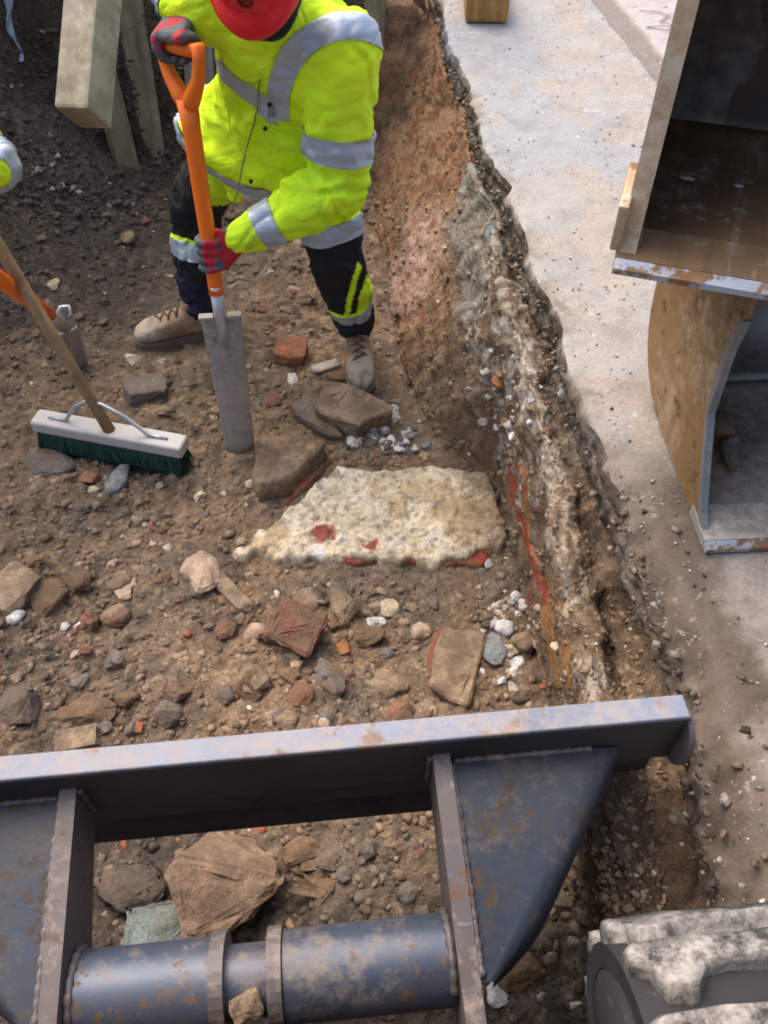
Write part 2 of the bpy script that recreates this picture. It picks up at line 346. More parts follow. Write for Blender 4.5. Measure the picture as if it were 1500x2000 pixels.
# ------------------------------------------------------------------ trench: floor, cut faces, slab
SLAB = 0.65
KY  = [-1.2, -0.1, .36, .77, 1.2, 1.4, 1.75, 1.97, 2.27, 2.6, 3.2, 3.65, 5.0]
KXE = [.515, .515, .525, .548, .515, .472, .442, .410, .376, .346, .300, .246, .16]
KXB = [.36, .36, .37, .385, .41, .40, .36, .17, .08, .03, -.03, -.07, -.12]
KZR = [.45, .45, .46, .47, .50, .53, .565, .58, .58, .57, .56, .56, .56]
KXR = [.10, .10, .11, .128, .100, .085, .080, .078, .065, .030, .02, .02, .02]    # ridge stands this far in front of the slab edge
def kx(tab, y): return np.interp(y, KY, tab)
def edge_x(y):
    y = np.asarray(y, dtype=float); p = np.stack([y, y * 0 + 3.3, y * 0], 1)
    return kx(KXE, y) + 0.030 * fbm(p, 2.6, 3, 41) + 0.016 * (np.abs(fbm(p, 6.5, 3, 42)) * 2 - .5) + .005 * fbm(p, 30, 3, 44)
def floor_z(x, y):
    x = np.asarray(x, dtype=float); y = np.asarray(y, dtype=float)
    p = np.stack([x, y, x * 0], 1)
    z = 0.030 * fbm(p, 2.3, 3, 1) + 0.020 * fbm(p, 7.5, 3, 2) + 0.024 * np.abs(fbm(p, 16, 3, 3)) + 0.014 * np.abs(fbm(p, 41, 3, 4)) * sstep(-.3, .3, fbm(p, 5, 2, 14)) + 0.004 * fbm(p, 80, 2, 15)
    z += 0.62 * sstep(-.95, -1.75, x - 0.05 * fbm(p, 3, 2, 5)) * sstep(2.15, 3.35, y)            # spoil bank, far left
    z += 0.9 * sstep(-1.42, -1.85, x) * sstep(2.3, 3.3, y)
    z += 0.95 * sstep(3.62, 3.98, y + 0.10 * fbm(p, 4, 3, 6) - 0.05 * (x + .5))                     # far end
    z += 0.16 * sstep(-.75, -1.35, x) * sstep(2.0, .9, y)                                            # rubble heap near left
    z += 0.62 * sstep(.12, -.22, y + 0.05 * fbm(p, 4, 2, 8))                                         # near end below the machine
    z += 0.14 * sstep(1.08, .72, y) * sstep(-.45, .1, x + 0.1 * fbm(p, 5, 2, 9))
    z += 0.05 * sstep(.7, .0, np.hypot((x + .30) / .5, (y - 1.05) / .35)) * 1.0
    z += 0.10 * sstep(1.0, .2, np.hypot((x - .30) / .22, (y - 2.12) / .42))                          # soil slumped at the wall foot
    flat = sstep(.30, .12, np.hypot(x + .70, (y - 2.50) * 1.2)) + sstep(.26, .10, np.hypot(x + .09, (y - 2.40) * 1.0))
    z = z * (1 - 0.85 * np.clip(flat, 0, 1))
    st = sstep(.10, .0, np.maximum(np.abs(x + .05) - .33, np.abs(y - 1.62) - .18))
    z = z * (1 - .8 * st)
    return z
rows = np.concatenate([np.arange(-1.2, -.1, .05), np.arange(-.1, 4.15, .0078), np.arange(4.15, 5.0, .05)])
nr = len(rows)
fc = np.concatenate([np.linspace(-3.4, -1.55, 60), np.linspace(-1.55, -.35, 150)[1:]])      # then -0.35 .. base
nb = 70; npf = 150
xb = kx(KXB, rows) + 0.02 * fbm(np.stack([rows, rows*0, rows*0], 1), 4, 3, 50)
xe = edge_x(rows); zr = kx(KZR, rows) + 0.035 * fbm(np.stack([rows, rows*0+9, rows*0], 1), 6, 3, 51)
gap = kx(KXR, rows) * (1 + 0.25 * fbm(np.stack([rows, rows*0+4, rows*0], 1), 5, 2, 52)); xr = xe - gap
GX = np.zeros((nr, len(fc) + nb + npf)); GZ = np.zeros_like(GX)
GX[:, :len(fc)] = fc[None, :]
tt = (np.arange(nb) + 1) / nb
GX[:, len(fc):len(fc)+nb] = -.35 + (xb[:, None] + .35) * tt[None, :]
nfl = len(fc) + nb
GY = np.repeat(rows[:, None], GX.shape[1], 1)
fx = GX[:, :nfl].ravel(); fy = GY[:, :nfl].ravel()
GZ[:, :nfl] = floor_z(fx, fy).reshape(nr, nfl)
zb = GZ[:, nfl-1]
# wall profile per row: toe, belly, ridge front, ridge, ridge back, hollow, under the slab
cp = np.array([0, .14, .34, .62, .68, .76, .84, .93, 1.0])
px_ = np.stack([xb, xb + .10*(xr-xb), xb + .55*(xr-xb), xr-.012, xr, xr+.3*gap, xr+.62*gap, xe+.02, xe+.10], 1); hn = .55 + 1.1 * fbm(np.stack([rows, rows*0+7, rows*0], 1), 4.5, 3, 55)
zlo = np.maximum(zb, 0)
pz_ = np.stack([zb, zlo + .10*(zr-zlo), zlo + .52*(zr-zlo), zr-.045, zr, zr-.012, zr-.10*hn*(1 - .6*sstep(1.25, 1.6, rows)), np.maximum(zr-.03, .44), np.maximum(zr, .58)], 1)
ts = (np.arange(npf) + 1) / npf
for i in range(nr):
    GX[i, nfl:] = np.interp(ts, cp, px_[i]); GZ[i, nfl:] = np.interp(ts, cp, pz_[i])
# rough earth: push the cut face along its own normal
tx = np.gradient(GX[:, nfl:], axis=1); tz = np.gradient(GZ[:, nfl:], axis=1); L = np.hypot(tx, tz) + 1e-9
nx_, nz_ = -tz / L, tx / L
wp = np.stack([GX[:, nfl:].ravel(), GY[:, nfl:].ravel(), GZ[:, nfl:].ravel()], 1)
wd = 0.026 * fbm(wp, 6, 3, 60) + 0.018 * fbm(wp, 17, 4, 61) + 0.010 * np.abs(fbm(wp, 42, 3, 62)) + 0.004 * fbm(wp, 100, 2, 63)
wd = wd.reshape(nr, npf) * np.clip(ts / .06, 0, 1)[None, :]
GX[:, nfl:] += nx_ * wd; GZ[:, nfl:] += nz_ * wd
GZ[:, nfl:] = np.where(GX[:, nfl:] > xe[:, None] - .004, np.minimum(GZ[:, nfl:], .622), np.minimum(GZ[:, nfl:], .64))
GX[:, :nfl] += 0.0; 
V = np.stack([GX.ravel(), GY.ravel(), GZ.ravel()], 1)

# soil colours: the stain of each patch of ground, plus painted shade under the machine
def pal(n):  # brown soil family
    return None
def soil_colour(V, wall_t=None):
    x, y, z = V[:, 0], V[:, 1], V[:, 2]; n = len(V)
    brown = np.array([.250, .178, .118]); dark = np.array([.080, .067, .058]); grey = np.array([.165, .135, .108])
    orange = np.array([.285, .17, .098]); pale = np.array([.37, .28, .205]); red = np.array([.27, .085, .048])
    c = np.repeat(brown[None], n, 0)
    n1 = fbm(V, 3.5, 4, 21); n2 = fbm(V, 11, 4, 22); n3 = fbm(V, 34, 4, 23); n4 = fbm(V, 24, 3, 24); n5 = fbm(V, 5, 3, 25)
    c = mix(c, np.repeat(grey[None], n, 0), sstep(-.05, .35, n1) * .6)
    c = mix(c, np.repeat(orange[None], n, 0), sstep(.05, .4, n5) * .22)
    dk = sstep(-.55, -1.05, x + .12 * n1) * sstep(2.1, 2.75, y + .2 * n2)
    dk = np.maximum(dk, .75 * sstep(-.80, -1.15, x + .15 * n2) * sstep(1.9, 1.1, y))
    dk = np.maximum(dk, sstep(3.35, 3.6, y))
    dk = np.maximum(dk, 1.0 * sstep(.92, .80, y + .1 * n1) * sstep(-.30, -.42, x + .08*n2))  # shade inside the blade frame, painted as darker soil
    dk = np.maximum(dk, 1.0 * sstep(.66, .42, y + .1 * n1) * sstep(.35, -.15, x + .3*n5 - .45*sstep(.5, .3, y)))  # painted shade on the ground below the blade and arms
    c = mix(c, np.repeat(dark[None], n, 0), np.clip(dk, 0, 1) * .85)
    c = mix(c, np.repeat(pale[None], n, 0), sstep(.12, .42, n3) * .55 * (1 - .6 * dk))
    c = mix(c, np.repeat(dark[None], n, 0), sstep(.10, .40, n4) * .60)
    pale_soil = sstep(1.0, .4, np.hypot((x + .38) / .45, (y - 1.12) / .32))        # paler mortar-rich soil by the blade
    c = mix(c, np.repeat(np.array([.33, .225, .15])[None], n, 0), pale_soil * sstep(-.2, .25, n2) * .75)
    if wall_t is not None:
        t = wall_t
        up = sstep(2.05, 2.45, y + .12 * n2)
        c = mix(c, np.repeat(orange[None] * 1.08, n, 0), up * sstep(-.35, .1, n2 + .2) * .85)
        c = mix(c, np.repeat(red[None], n, 0), up * sstep(.15, .35, n4) * .45)
        # pinkish mortar patch low on the far part of the face
        pk = sstep(.22, .08, np.hypot((y - 2.72) / 1.5 , (t - .26) * .9) + .05 * n2)
        c = mix(c, np.repeat(np.array([.50, .33, .27])[None], n, 0), pk * sstep(-.35, .1, n3 + .25) * .9)
        # grey-blue concrete haunching under the slab, y 2.2 - 2.75
        gb = sstep(2.05, 2.2, y + .06 * n2) * sstep(2.78, 2.62, y + .08 * n2) * sstep(.36, .46, t + .06 * n2)
        c = mix(c, np.repeat(np.array([.25, .245, .225])[None], n, 0), gb * .85)
        bl = gb * sstep(.05, .2, n1 + .25 * n2 + .1) * sstep(.5, .58, t)
        c = mix(c, np.repeat(np.array([.40, .45, .47])[None], n, 0), bl * .9)
        tan = sstep(2.25, 2.05, y + .1 * n2)
        c = mix(c, np.repeat(np.array([.215, .145, .095])[None], n, 0), tan * .75 * sstep(.0, .12, t))
        # lime-white crumbly mortar on the ridge
        wl = sstep(.55, .61, t + .05 * n2) * sstep(.78, .72, t + .03 * n2) * sstep(2.5, 2.3, y)
        wl = wl * sstep(-.12, .16, n4 + .8*n1 + .10 * sstep(1.0, 1.3, y) + .34 * sstep(1.85, 1.6, y) * sstep(.95, 1.1, y))
        c = mix(c, np.repeat(np.array([.53, .45, .36])[None], n, 0), wl * .92)
        ws = sstep(1.75, 1.95, y) * sstep(2.3, 2.1, y) * sstep(.30, .45, t + .1 * n2) * sstep(.0, .2, n3) * .8
        ws = np.maximum(ws, sstep(.07, .22, n3) * sstep(1.3, 1.55, y) * sstep(2.0, 1.8, y) * sstep(.14, .3, t) * .85)
        c = mix(c, np.repeat(np.array([.56, .53, .50])[None], n, 0), ws)
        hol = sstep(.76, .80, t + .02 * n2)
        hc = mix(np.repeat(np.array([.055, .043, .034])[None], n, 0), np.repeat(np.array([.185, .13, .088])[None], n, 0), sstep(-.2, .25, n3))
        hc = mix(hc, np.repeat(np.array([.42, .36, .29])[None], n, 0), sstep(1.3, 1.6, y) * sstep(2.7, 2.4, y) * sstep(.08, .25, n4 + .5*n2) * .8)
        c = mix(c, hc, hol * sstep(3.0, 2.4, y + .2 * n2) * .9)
        st = sstep(1.15, 1.02, y) * sstep(.42, .5, t) * sstep(-.3, .1, n2)
        c = mix(c, np.repeat(np.array([.25, .175, .115])[None], n, 0), st * .6)
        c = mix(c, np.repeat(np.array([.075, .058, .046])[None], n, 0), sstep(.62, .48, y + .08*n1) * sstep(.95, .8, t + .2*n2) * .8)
    return c
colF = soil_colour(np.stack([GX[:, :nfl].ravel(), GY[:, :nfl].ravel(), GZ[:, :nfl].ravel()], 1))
wallV = np.stack([GX[:, nfl-1:].ravel(), GY[:, nfl-1:].ravel(), GZ[:, nfl-1:].ravel()], 1)
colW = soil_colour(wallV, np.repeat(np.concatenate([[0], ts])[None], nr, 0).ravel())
def grid_faces(r, c, off=0):
    a = (np.arange(r-1)[:, None] * c + np.arange(c-1)[None]).ravel() + off
    return np.stack([a, a+1, a+c+1, a+c], 1)
floorV = np.stack([GX[:, :nfl].ravel(), GY[:, :nfl].ravel(), GZ[:, :nfl].ravel()], 1)
colW_blend = colW.reshape(nr, npf+1, 3); cF = colF.reshape(nr, nfl, 3)
for k in range(14):                       # soil carries over the joint between floor and face
    f = 1 - k / 14
    colW_blend[:, k] = colW_blend[:, k] * (1-f) + cF[:, nfl-1] * f
FF = grid_faces(nr, nfl); FW = grid_faces(nr, npf+1)
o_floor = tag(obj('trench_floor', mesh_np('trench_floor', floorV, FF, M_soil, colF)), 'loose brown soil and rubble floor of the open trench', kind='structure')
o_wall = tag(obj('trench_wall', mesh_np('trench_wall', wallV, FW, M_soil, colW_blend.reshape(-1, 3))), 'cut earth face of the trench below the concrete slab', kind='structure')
allV = np.concatenate([floorV, wallV]); allF = np.concatenate([FF, FW + len(floorV)])
BVH = BVHTree.FromPolygons(allV.tolist(), allF.tolist())
def hit(px, py):
    """where the sight line through a photo pixel meets the built ground"""
    o = Vector((0, 0, CAMH)); dr = (P(px, py, d=1.0) - o).normalized()
    h = BVH.ray_cast(o, dr)
    return h[0] if h[0] is not None else P(px, py, z=0)
def gz(x, y):
    h = BVH.ray_cast(Vector((x, y, .62 if x > -.9 else 2.4)), Vector((0, 0, -1)))
    return h[0].z if h[0] is not None else 0.0

# slab
srow = np.concatenate([np.arange(-1.2, 0, .05), np.arange(0, 4.4, .0085), np.arange(4.4, 7.0, .1)])
soff = np.concatenate([[.05, .012, .004, 0, -.003, -.004, -.002, .004, .001, -.003, -.004, -.002, 0, .004], .008 + (np.arange(120) + 1) * .0085, 1.03 + (np.arange(40) + 1) ** 1.35 * .03])
sx = edge_x(srow)
SX = sx[:, None] + soff[None, :]; SY = np.repeat(srow[:, None], len(soff), 1); SZ = np.full_like(SX, SLAB)
pe = np.stack([SX.ravel(), SY.ravel(), SX.ravel()*0], 1)
chip = fbm(pe, 14, 4, 71).reshape(SX.shape); big = fbm(pe, 3, 3, 72).reshape(SX.shape)
SZ += 0.0022 * fbm(pe, 40, 3, 73).reshape(SX.shape) + 0.004 * big
drop = np.exp(-np.maximum(soff, 0) / .010)[None, :] * (.003 + .030 * np.clip(chip - .08, 0, 1))
drop = drop + (sstep(1.32, 1.05, srow)[:, None] * np.exp(-(np.maximum(soff, 0) / (.045 + .03 * big)) ** 2) * (.055 + .06 * chip))
drop = drop + sstep(.55, .30, srow)[:, None] * np.exp(-(np.maximum(soff, 0) / .04) ** 2) * .01
SZ -= np.clip(drop, 0, .12)
NS = 12
for k in range(NS): SZ[:, k] = .49 + (SZ[:, NS] - .003 - .49) * (k / NS) ** .8
sv_ = np.stack([SX[:, :NS].ravel(), SY[:, :NS].ravel(), SZ[:, :NS].ravel()], 1)
SX[:, :NS] += ((.024 * fbm(sv_, 16, 4, 75) + .014 * fbm(sv_, 48, 3, 76)).reshape(SX[:, :NS].shape) * np.linspace(1, .55, NS)[None])
# dirt-filled joint across the slab, far right
J0, J1 = P(1180, 0, SLAB), P(1290, 130, SLAB); jd = (J1 - J0).normalized()
jn = Vector((jd.y, -jd.x, 0))
if jn.x < 0: jn = -jn
jt = (SX - J0.x) * jn.x + (SY - J0.y) * jn.y + .012 * fbm(pe, 9, 3, 74).reshape(SX.shape)
inj = sstep(-.055, -.045, jt.ravel()) * sstep(.055, .045, jt.ravel())
SZ -= .012 * inj.reshape(SX.shape)
SV = np.stack([SX.ravel(), SY.ravel(), SZ.ravel()], 1)
n1 = fbm(SV, 2.2, 4, 81); n2 = fbm(SV, 8, 4, 82); n3 = fbm(SV, 30, 3, 83)
c = np.repeat(np.array([.288, .270, .252])[None], len(SV), 0)
c = mix(c, np.repeat(np.array([.262, .262, .266])[None], len(SV), 0), sstep(-.1, .3, n1) * sstep(1.5, 2.8, SV[:, 1]))
c = mix(c, np.repeat(np.array([.30, .245, .195])[None], len(SV), 0), sstep(-.08, .30, n2) * .6)
c = mix(c, np.repeat(np.array([.30, .25, .20])[None], len(SV), 0), sstep(1.5, .6, SV[:, 1]) * .65)
d_e = np.repeat(soff[None], len(srow), 0).ravel()
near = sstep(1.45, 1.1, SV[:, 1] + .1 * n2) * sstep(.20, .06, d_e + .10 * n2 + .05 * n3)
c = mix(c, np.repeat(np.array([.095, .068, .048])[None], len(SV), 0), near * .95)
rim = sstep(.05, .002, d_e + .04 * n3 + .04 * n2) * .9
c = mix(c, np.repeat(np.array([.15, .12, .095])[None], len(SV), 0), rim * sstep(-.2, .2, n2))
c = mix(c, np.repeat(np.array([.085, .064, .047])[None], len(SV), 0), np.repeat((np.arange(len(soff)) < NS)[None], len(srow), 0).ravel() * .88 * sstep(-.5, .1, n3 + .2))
q = P(935, 60, SLAB); dd = np.hypot(SV[:, 0] - q.x - .05, (SV[:, 1] - q.y + .10) * .8)
c = mix(c, np.repeat(np.array([.215, .225, .245])[None], len(SV), 0), sstep(.34, .12, dd + .08 * n2) * .75)   # damp stain by the timber
c = mix(c, np.repeat(np.array([.17, .135, .115])[None], len(SV), 0), inj * .9)
c = mix(c, np.repeat(np.array([.36, .32, .315])[None], len(SV), 0), sstep(.045, .065, jt.ravel()) * .85)
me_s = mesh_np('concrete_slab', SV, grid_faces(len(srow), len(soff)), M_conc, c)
me_s.polygons.foreach_set('use_smooth', np.repeat((np.arange(len(soff) - 1) > NS)[None], len(srow) - 1, 0).ravel())
o_slab = tag(obj('concrete_slab', me_s), 'speckled grey concrete slab beside the trench with a broken edge', kind='structure')
# wider ground: slab goes on beyond, all round the trench
def flat(name, x0, x1, y0, y1, z, col, label):
    nx, ny = 40, 40
    X, Y = np.meshgrid(np.linspace(x0, x1, nx), np.linspace(y0, y1, ny)); v = np.stack([X.ravel(), Y.ravel(), X.ravel()*0 + z], 1)
    v[:, 2] += .01 * fbm(v, 1.5, 3, 91)
    cc = np.repeat(np.array(col)[None], len(v), 0) * (1 + .25 * fbm(v, 3, 3, 92))[:, None]
    return tag(obj(name, mesh_np(name, v, grid_faces(ny, nx), M_conc, cc)), label, kind='structure')
flat('yard_ground', -60, 60, -60, 90, -1.4, (.22, .19, .16), 'yard ground around the site')
flat('pavement', 2.6, 30, -12, 40, SLAB - .03, (.36, .34, .33), 'concrete yard to the right of the trench')
flat('far_ground', -30, 2.7, 4.75, 40, SLAB - .05, (.20, .16, .12), 'ground beyond the far end of the trench')
flat('near_ground', -30, 2.7, -12, -1.15, SLAB - .055, (.20, .16, .12), 'ground below the machine')
flat('left_ground', -30, -3.3, -1.2, 4.8, SLAB - .06, (.18, .14, .10), 'ground to the left of the trench')
M_tar = plain('old_tar', (.17, .14, .125), .8)
# squiggle of tar on the pale slab
tp = [(1250, 20), (1285, 22), (1305, 30), (1290, 42), (1318, 50), (1262, 52), (1300, 60), (1330, 46)]
pts = [P(a, b, SLAB + .006) for a, b in tp]
V_, F_ = tube_np(pts, .003, 6); V_[:, 2] = SLAB + .006 + (V_[:, 2] - SLAB - .006) * .4
tag(obj('tar_line', mesh_np('tar_line', V_, F_, M_tar)), 'thin dark wiggly tar line on the pale slab beyond the joint', 'tar line')

# torn strip of pale blue plastic hanging on the dark bank
pv = []
for i in range(26):
    u = i / 25; px, py = 6 + 34*u + 5*math.sin(u*9), -20 + 140*u; wd = (16 - 9*u) * (1 + .3*math.sin(u*14))
    for k in range(5):
        f = k/4 - .5; h = hit(px + f*wd, py); pv.append(tuple(h + (Vector((0, 0, CAMH)) - h).normalized() * (.012 + .010*math.sin(u*17 + k*1.3))))
tag(obj('plastic_strip', mesh_np('plastic_strip', np.array(pv), grid_faces(26, 5), plain('pale_blue_plastic', (.36, .42, .50), .45))), 'torn pale blue plastic strip on the dark earth bank at top left', 'plastic strip')
# ------------------------------------------------------------------ excavator at the near end of the trench
YAW = R(5.6)
exc = thing('excavator', 'excavator at the near end of the trench with its blue grey blade lowered', 'excavator', (-.172, .5816, .78), (0, 0, YAW))
blade = None
# blade: top beam, curved mouldboard below it, end lugs
bm = prism_bm([(-.036, -.012), (-.036, -.150), (-.012, -.165), (.0, -.165), (.0, -.012)], 'x', -.66, .655)
blade = obj('dozer_blade', bm_mesh(bm, 'dozer_blade', M_bladedark, bevel=.004), exc)
bm = box_bm(-.662, .650, -.038, .002, -.012, .0); obj('blade_top_edge', bm_mesh(bm, 'blade_top_edge', M_bladetop, bevel=.004, seg=3), blade)
prof = [(.004, -.15), (.020, -.20), (.028, -.26), (.022, -.33), (.0, -.39)]
poly = prof + [(a + .014, b) for a, b in prof[::-1]]
bm = prism_bm(poly, 'x', -.655, .648); obj('mouldboard', bm_mesh(bm, 'mouldboard', M_bladedark), blade)
bm = box_bm(-.655, .645, -.012, .006, -.26, -.165); obj('stiffener', bm_mesh(bm, 'stiffener', M_bladedark, bevel=.003), blade)
for s in (-1, 1):      # rounded end plate with a lifting eye
    bm = bmesh.new(); n = 48; ring = []
    cx, cz, ro, ri = -.026, -.086, .050, .018
    for side, xx in enumerate((.656, .666)):
        A = []; B = []
        for k in range(n):
            a = 2 * math.pi * k / n
            yo, zo = cx + ro * math.cos(a) * .9, cz + ro * 1.35 * math.sin(a)
            A.append(bm.verts.new((s * xx - .005, yo, zo))); B.append(bm.verts.new((s * xx - .005, cx + ri * .8 * math.cos(a), cz + .012 + ri * 1.5 * math.sin(a))))
        ring.append((A, B))
    for k in range(n):
        j = (k + 1) % n
        for side in (0, 1): A, B = ring[side]; bm.faces.new((A[k], A[j], B[j], B[k]))
        bm.faces.new((ring[0][0][k], ring[1][0][k], ring[1][0][j], ring[0][0][j])); bm.faces.new((ring[0][1][k], ring[0][1][j], ring[1][1][j], ring[1][1][k]))
    obj('end_lug', bm_mesh(bm, 'end_lug', M_web), blade)
# push frame
frame = tag(obj('push_frame', bm_mesh(box_bm(-.30, .245, -1.2, -.62, -.23, -.12), 'push_frame', M_web, bevel=.01), exc))
for X0, X1 in ((-.332, -.306), (.246, .274)):
    bm = prism_bm([(-.034, -.055), (-.034, -.165), (-.30, -.26), (-.75, -.25), (-.75, -.13), (-.40, -.115)], 'x', X0, X1)
    obj('side_web', bm_mesh(bm, 'side_web', M_web, bevel=.003), frame)
def gusset(xin, xout):
    """pressed plate: triangular in plan, rolled over along its long edge"""
    bm = bmesh.new(); n = 18; m = 14; grid = []
    for i in range(n + 1):
        t = i / n; y = -.040 - t * .310; w = (xout - xin) * (1 - t) ** 0.92 + (.012 if xout > xin else -.012)
        zt = -.078 - .035 * t; row = []
        for j in range(m + 1):
            u = j / m
            if u < .72: xx = xin + w * (u / .72) * .93; zz = zt
            else:
                a = (u - .72) / .28; ang = a * 1.45
                r = min(.038, abs(w) * .5 + .004); sgn = 1 if xout > xin else -1
                xx = xin + w * .93 + sgn * r * math.sin(ang); zz = zt - r * (1 - math.cos(ang)) * 1.0 - max(0, a - .6) * .10
            row.append(bm.verts.new((xx, y, zz)))
        grid.append(row)
    for i in range(n):
        for j in range(m): bm.faces.new((grid[i][j], grid[i][j+1], grid[i+1][j+1], grid[i+1][j]))
    bmesh.ops.solidify(bm, geom=bm.faces[:], thickness=.010)
    return bm_mesh(bm, 'gusset_plate', M_blade, smooth=True)
obj('gusset_plate', gusset(.2745, .53), frame); obj('gusset_plate', gusset(-.3325, -.60), frame)
# cross tube with lug plates
YT, ZT, RT = -.300, -.185, .064
def xtube(name, x0, x1, r, mat, par, y=YT, z=ZT, n=40):
    V, F = tube_np([(x0, y, z), (x0 + .002, y, z), (x1 - .002, y, z), (x1, y, z)], r, n); return obj(name, mesh_np(name, V, F, mat), par)
xt = xtube('cross_tube', -.306, -.087, RT, M_blade, frame); xtube('cross_tube', -.003, .246, RT, M_blade, frame)
for o in [c for c in frame.children if c.name.startswith('cross_tube')]:
    pass
xtube('hinge_pin', -.1, .01, .050, M_blade, frame)
for x0 in (-.107, -.025):
    bm = bmesh.new(); n = 28; poly = []
    for k in range(n):
        a = 2 * math.pi * k / n; poly.append((YT + .070 * math.cos(a), ZT + .070 * math.sin(a)))
    obj('lug_plate', bm_mesh(prism_bm(poly, 'x', x0, x0 + .021, bm), 'lug_plate', M_web, bevel=.003), frame)
def weld(pts, r=.0055):
    P_ = [Vector(p) for p in pts]; L_ = (P_[-1] - P_[0]).length; n = max(8, int(L_ / .006)); path = [P_[0].lerp(P_[-1], i / n) for i in range(n + 1)]
    V, F = tube_np(path, [r * (1 + .30 * math.sin(i * 2.1) + .12 * math.sin(i * 5.3)) for i in range(n + 1)], 8); return obj('weld_bead', mesh_np('weld_bead', V, F, M_web), frame)
weld([(.280, -.040, -.079), (.505, -.040, -.079)]); weld([(-.338, -.040, -.079), (-.575, -.040, -.079)])
weld([(.2775, -.045, -.078), (.2775, -.345, -.110)]); weld([(-.336, -.045, -.078), (-.336, -.345, -.110)])
weld([(.243, -.038, -.060), (.243, -.038, -.15)]); weld([(-.303, -.038, -.060), (-.303, -.038, -.15)])
for xw in (-.300, .240):
    ring = [(xw, YT + RT * math.cos(a), ZT + RT * math.sin(a)) for a in np.linspace(-.6, 2.6, 30)]
    V, F = tube_np(ring, [.006 * (1 + .3 * math.sin(i * 2.1)) for i in range(30)], 8); obj('weld_bead', mesh_np('weld_bead', V, F, M_web), frame)
# blade cylinder behind the tube and the hose rail across it
V, F = tube_np([(-.045, YT - .075, ZT - .02), (-.045, YT - .5, ZT + .05)], .034, 20); obj('blade_cylinder', mesh_np('blade_cylinder', V, F, M_bladedark), exc)
V, F = tube_np([(-.16, YT - .100, ZT + .035), (.035, YT - .092, ZT + .035), (.05, YT - .094, ZT + .03)], [.022, .022, .012], 18); obj('hose_rail', mesh_np('hose_rail', V, F, M_blade), exc)
# tracks: belt loop along the machine with chunky lugs
def belt_path(s, r, zc, y0, y1):
    """arc-length s -> (y, z, tangent) round a stadium; s=0 at the top rear"""
    Ls = y0 - y1; tot = 2 * Ls + 2 * math.pi * r; s = s % tot
    if s < Ls: return (y1 + s, zc + r, 0.0)
    s -= Ls
    if s < math.pi * r: a = s / r; return (y0 + r * math.sin(a), zc + r * math.cos(a), -a)
    s -= math.pi * r
    if s < Ls: return (y0 - s, zc - r, -math.pi)
    s -= Ls; a = s / r; return (y1 - r * math.sin(a), zc - r * math.cos(a), -math.pi - a)
def lug_noise(me):
    bm = bmesh.new(); bm.from_mesh(me); bmesh.ops.triangulate(bm, faces=bm.faces[:]); bmesh.ops.subdivide_edges(bm, edges=[e for e in bm.edges if e.calc_length() > .012], cuts=2, use_grid_fill=True); bm.to_mesh(me); bm.free()
    v = get_v(me); n = get_n(me); set_v(me, v + n * (.004 * fbm(v, 35, 3, 5) + .003 * fbm(v, 90, 2, 6))[:, None]); me.polygons.foreach_set('use_smooth', np.ones(len(me.polygons), bool)); return me
def lug_mesh(wd, ln, ht):
    """one rubber lug: a bar with a stepped end, like a worn track pad"""
    bm = bmesh.new()
    poly = [(-wd/2, ln*.08), (-wd*.40, -ln*.02), (-wd*.36, -ln*.46), (-wd*.22, -ln*.50), (-wd*.13, -ln*.06), (wd*.30, -ln*.02), (wd/2, ln*.05),
            (wd/2, ln*.36), (wd/2 - .018, ln*.46), (-wd/2 + .018, ln*.46), (-wd/2, ln*.36)]
    prism_bm(poly, 'z', -.012, ht, bm)
    for v in bm.verts:
        if v.co.z > 0: v.co.x *= .965; v.co.y = v.co.y * .88
    return lug_noise(bm_mesh(bm, 'track_lug', M_lug, smooth=True, bevel=.006, seg=2))
LUG = None
def track(xc, wd):
    global LUG
    r, zc, y0, y1 = .146, .032, -.494, -1.62
    bm = bmesh.new(); n = 96; Ls = y0 - y1; tot = 2 * Ls + 2 * math.pi * r; A = []
    for k in range(n):
        y, z, a = belt_path(tot * k / n, r, zc, y0, y1); y2, z2, _ = belt_path(tot * k / n, r - .028, zc, y0, y1) if False else (y + .028 * math.sin(a), z - .028 * math.cos(a), 0)
        A.append([bm.verts.new(p) for p in ((xc - wd/2, y, z), (xc + wd/2, y, z), (xc + wd/2, y2, z2), (xc - wd/2, y2, z2))])
    for k in range(n):
        j = (k + 1) % n
        for e in range(4): bm.faces.new((A[k][e], A[k][(e+1) % 4], A[j][(e+1) % 4], A[j][e]))
    t = obj('track', bm_mesh(bm, 'track', M_rubber), exc)
    if LUG is None: LUG = lug_mesh(wd, .078, .022)
    m = 40; proto = None
    for k in range(m):
        y, z, a = belt_path(tot * (k + .30) / m, r, zc, y0, y1)
        o = bpy.data.objects.new('track_lug', LUG) if proto is None else proto.copy(); proto = proto or o
        link(o, t); o.location = (xc, y, z); o.rotation_euler = (a, 0, 0)
    for yy, rr in ((y0, r - .029), (y1, r - .029), (-.8, .06), (-1.05, .06), (-1.3, .06)):
        V, F = tube_np([(xc - wd*(.497 if rr > .1 else .3), yy, zc if rr > .1 else zc - .05), (xc + wd*(.497 if rr > .1 else .3), yy, zc if rr > .1 else zc - .05)], rr, 24)
        obj('idler_wheel' if rr > .1 else 'roller', mesh_np('wheel', V, F, M_rubber), t)
    bm = box_bm(xc - wd*.22, xc + wd*.22, y1 + .05, y0 - .05, zc - .03, zc + .05); obj('track_frame', bm_mesh(bm, 'track_frame', M_machine, bevel=.01), t)
track(.522, .23); track(-.582, .23)
ch = obj('chassis', bm_mesh(box_bm(-.42, .36, -1.55, -.72, -.12, .16), 'chassis', M_machine, bevel=.02), exc)
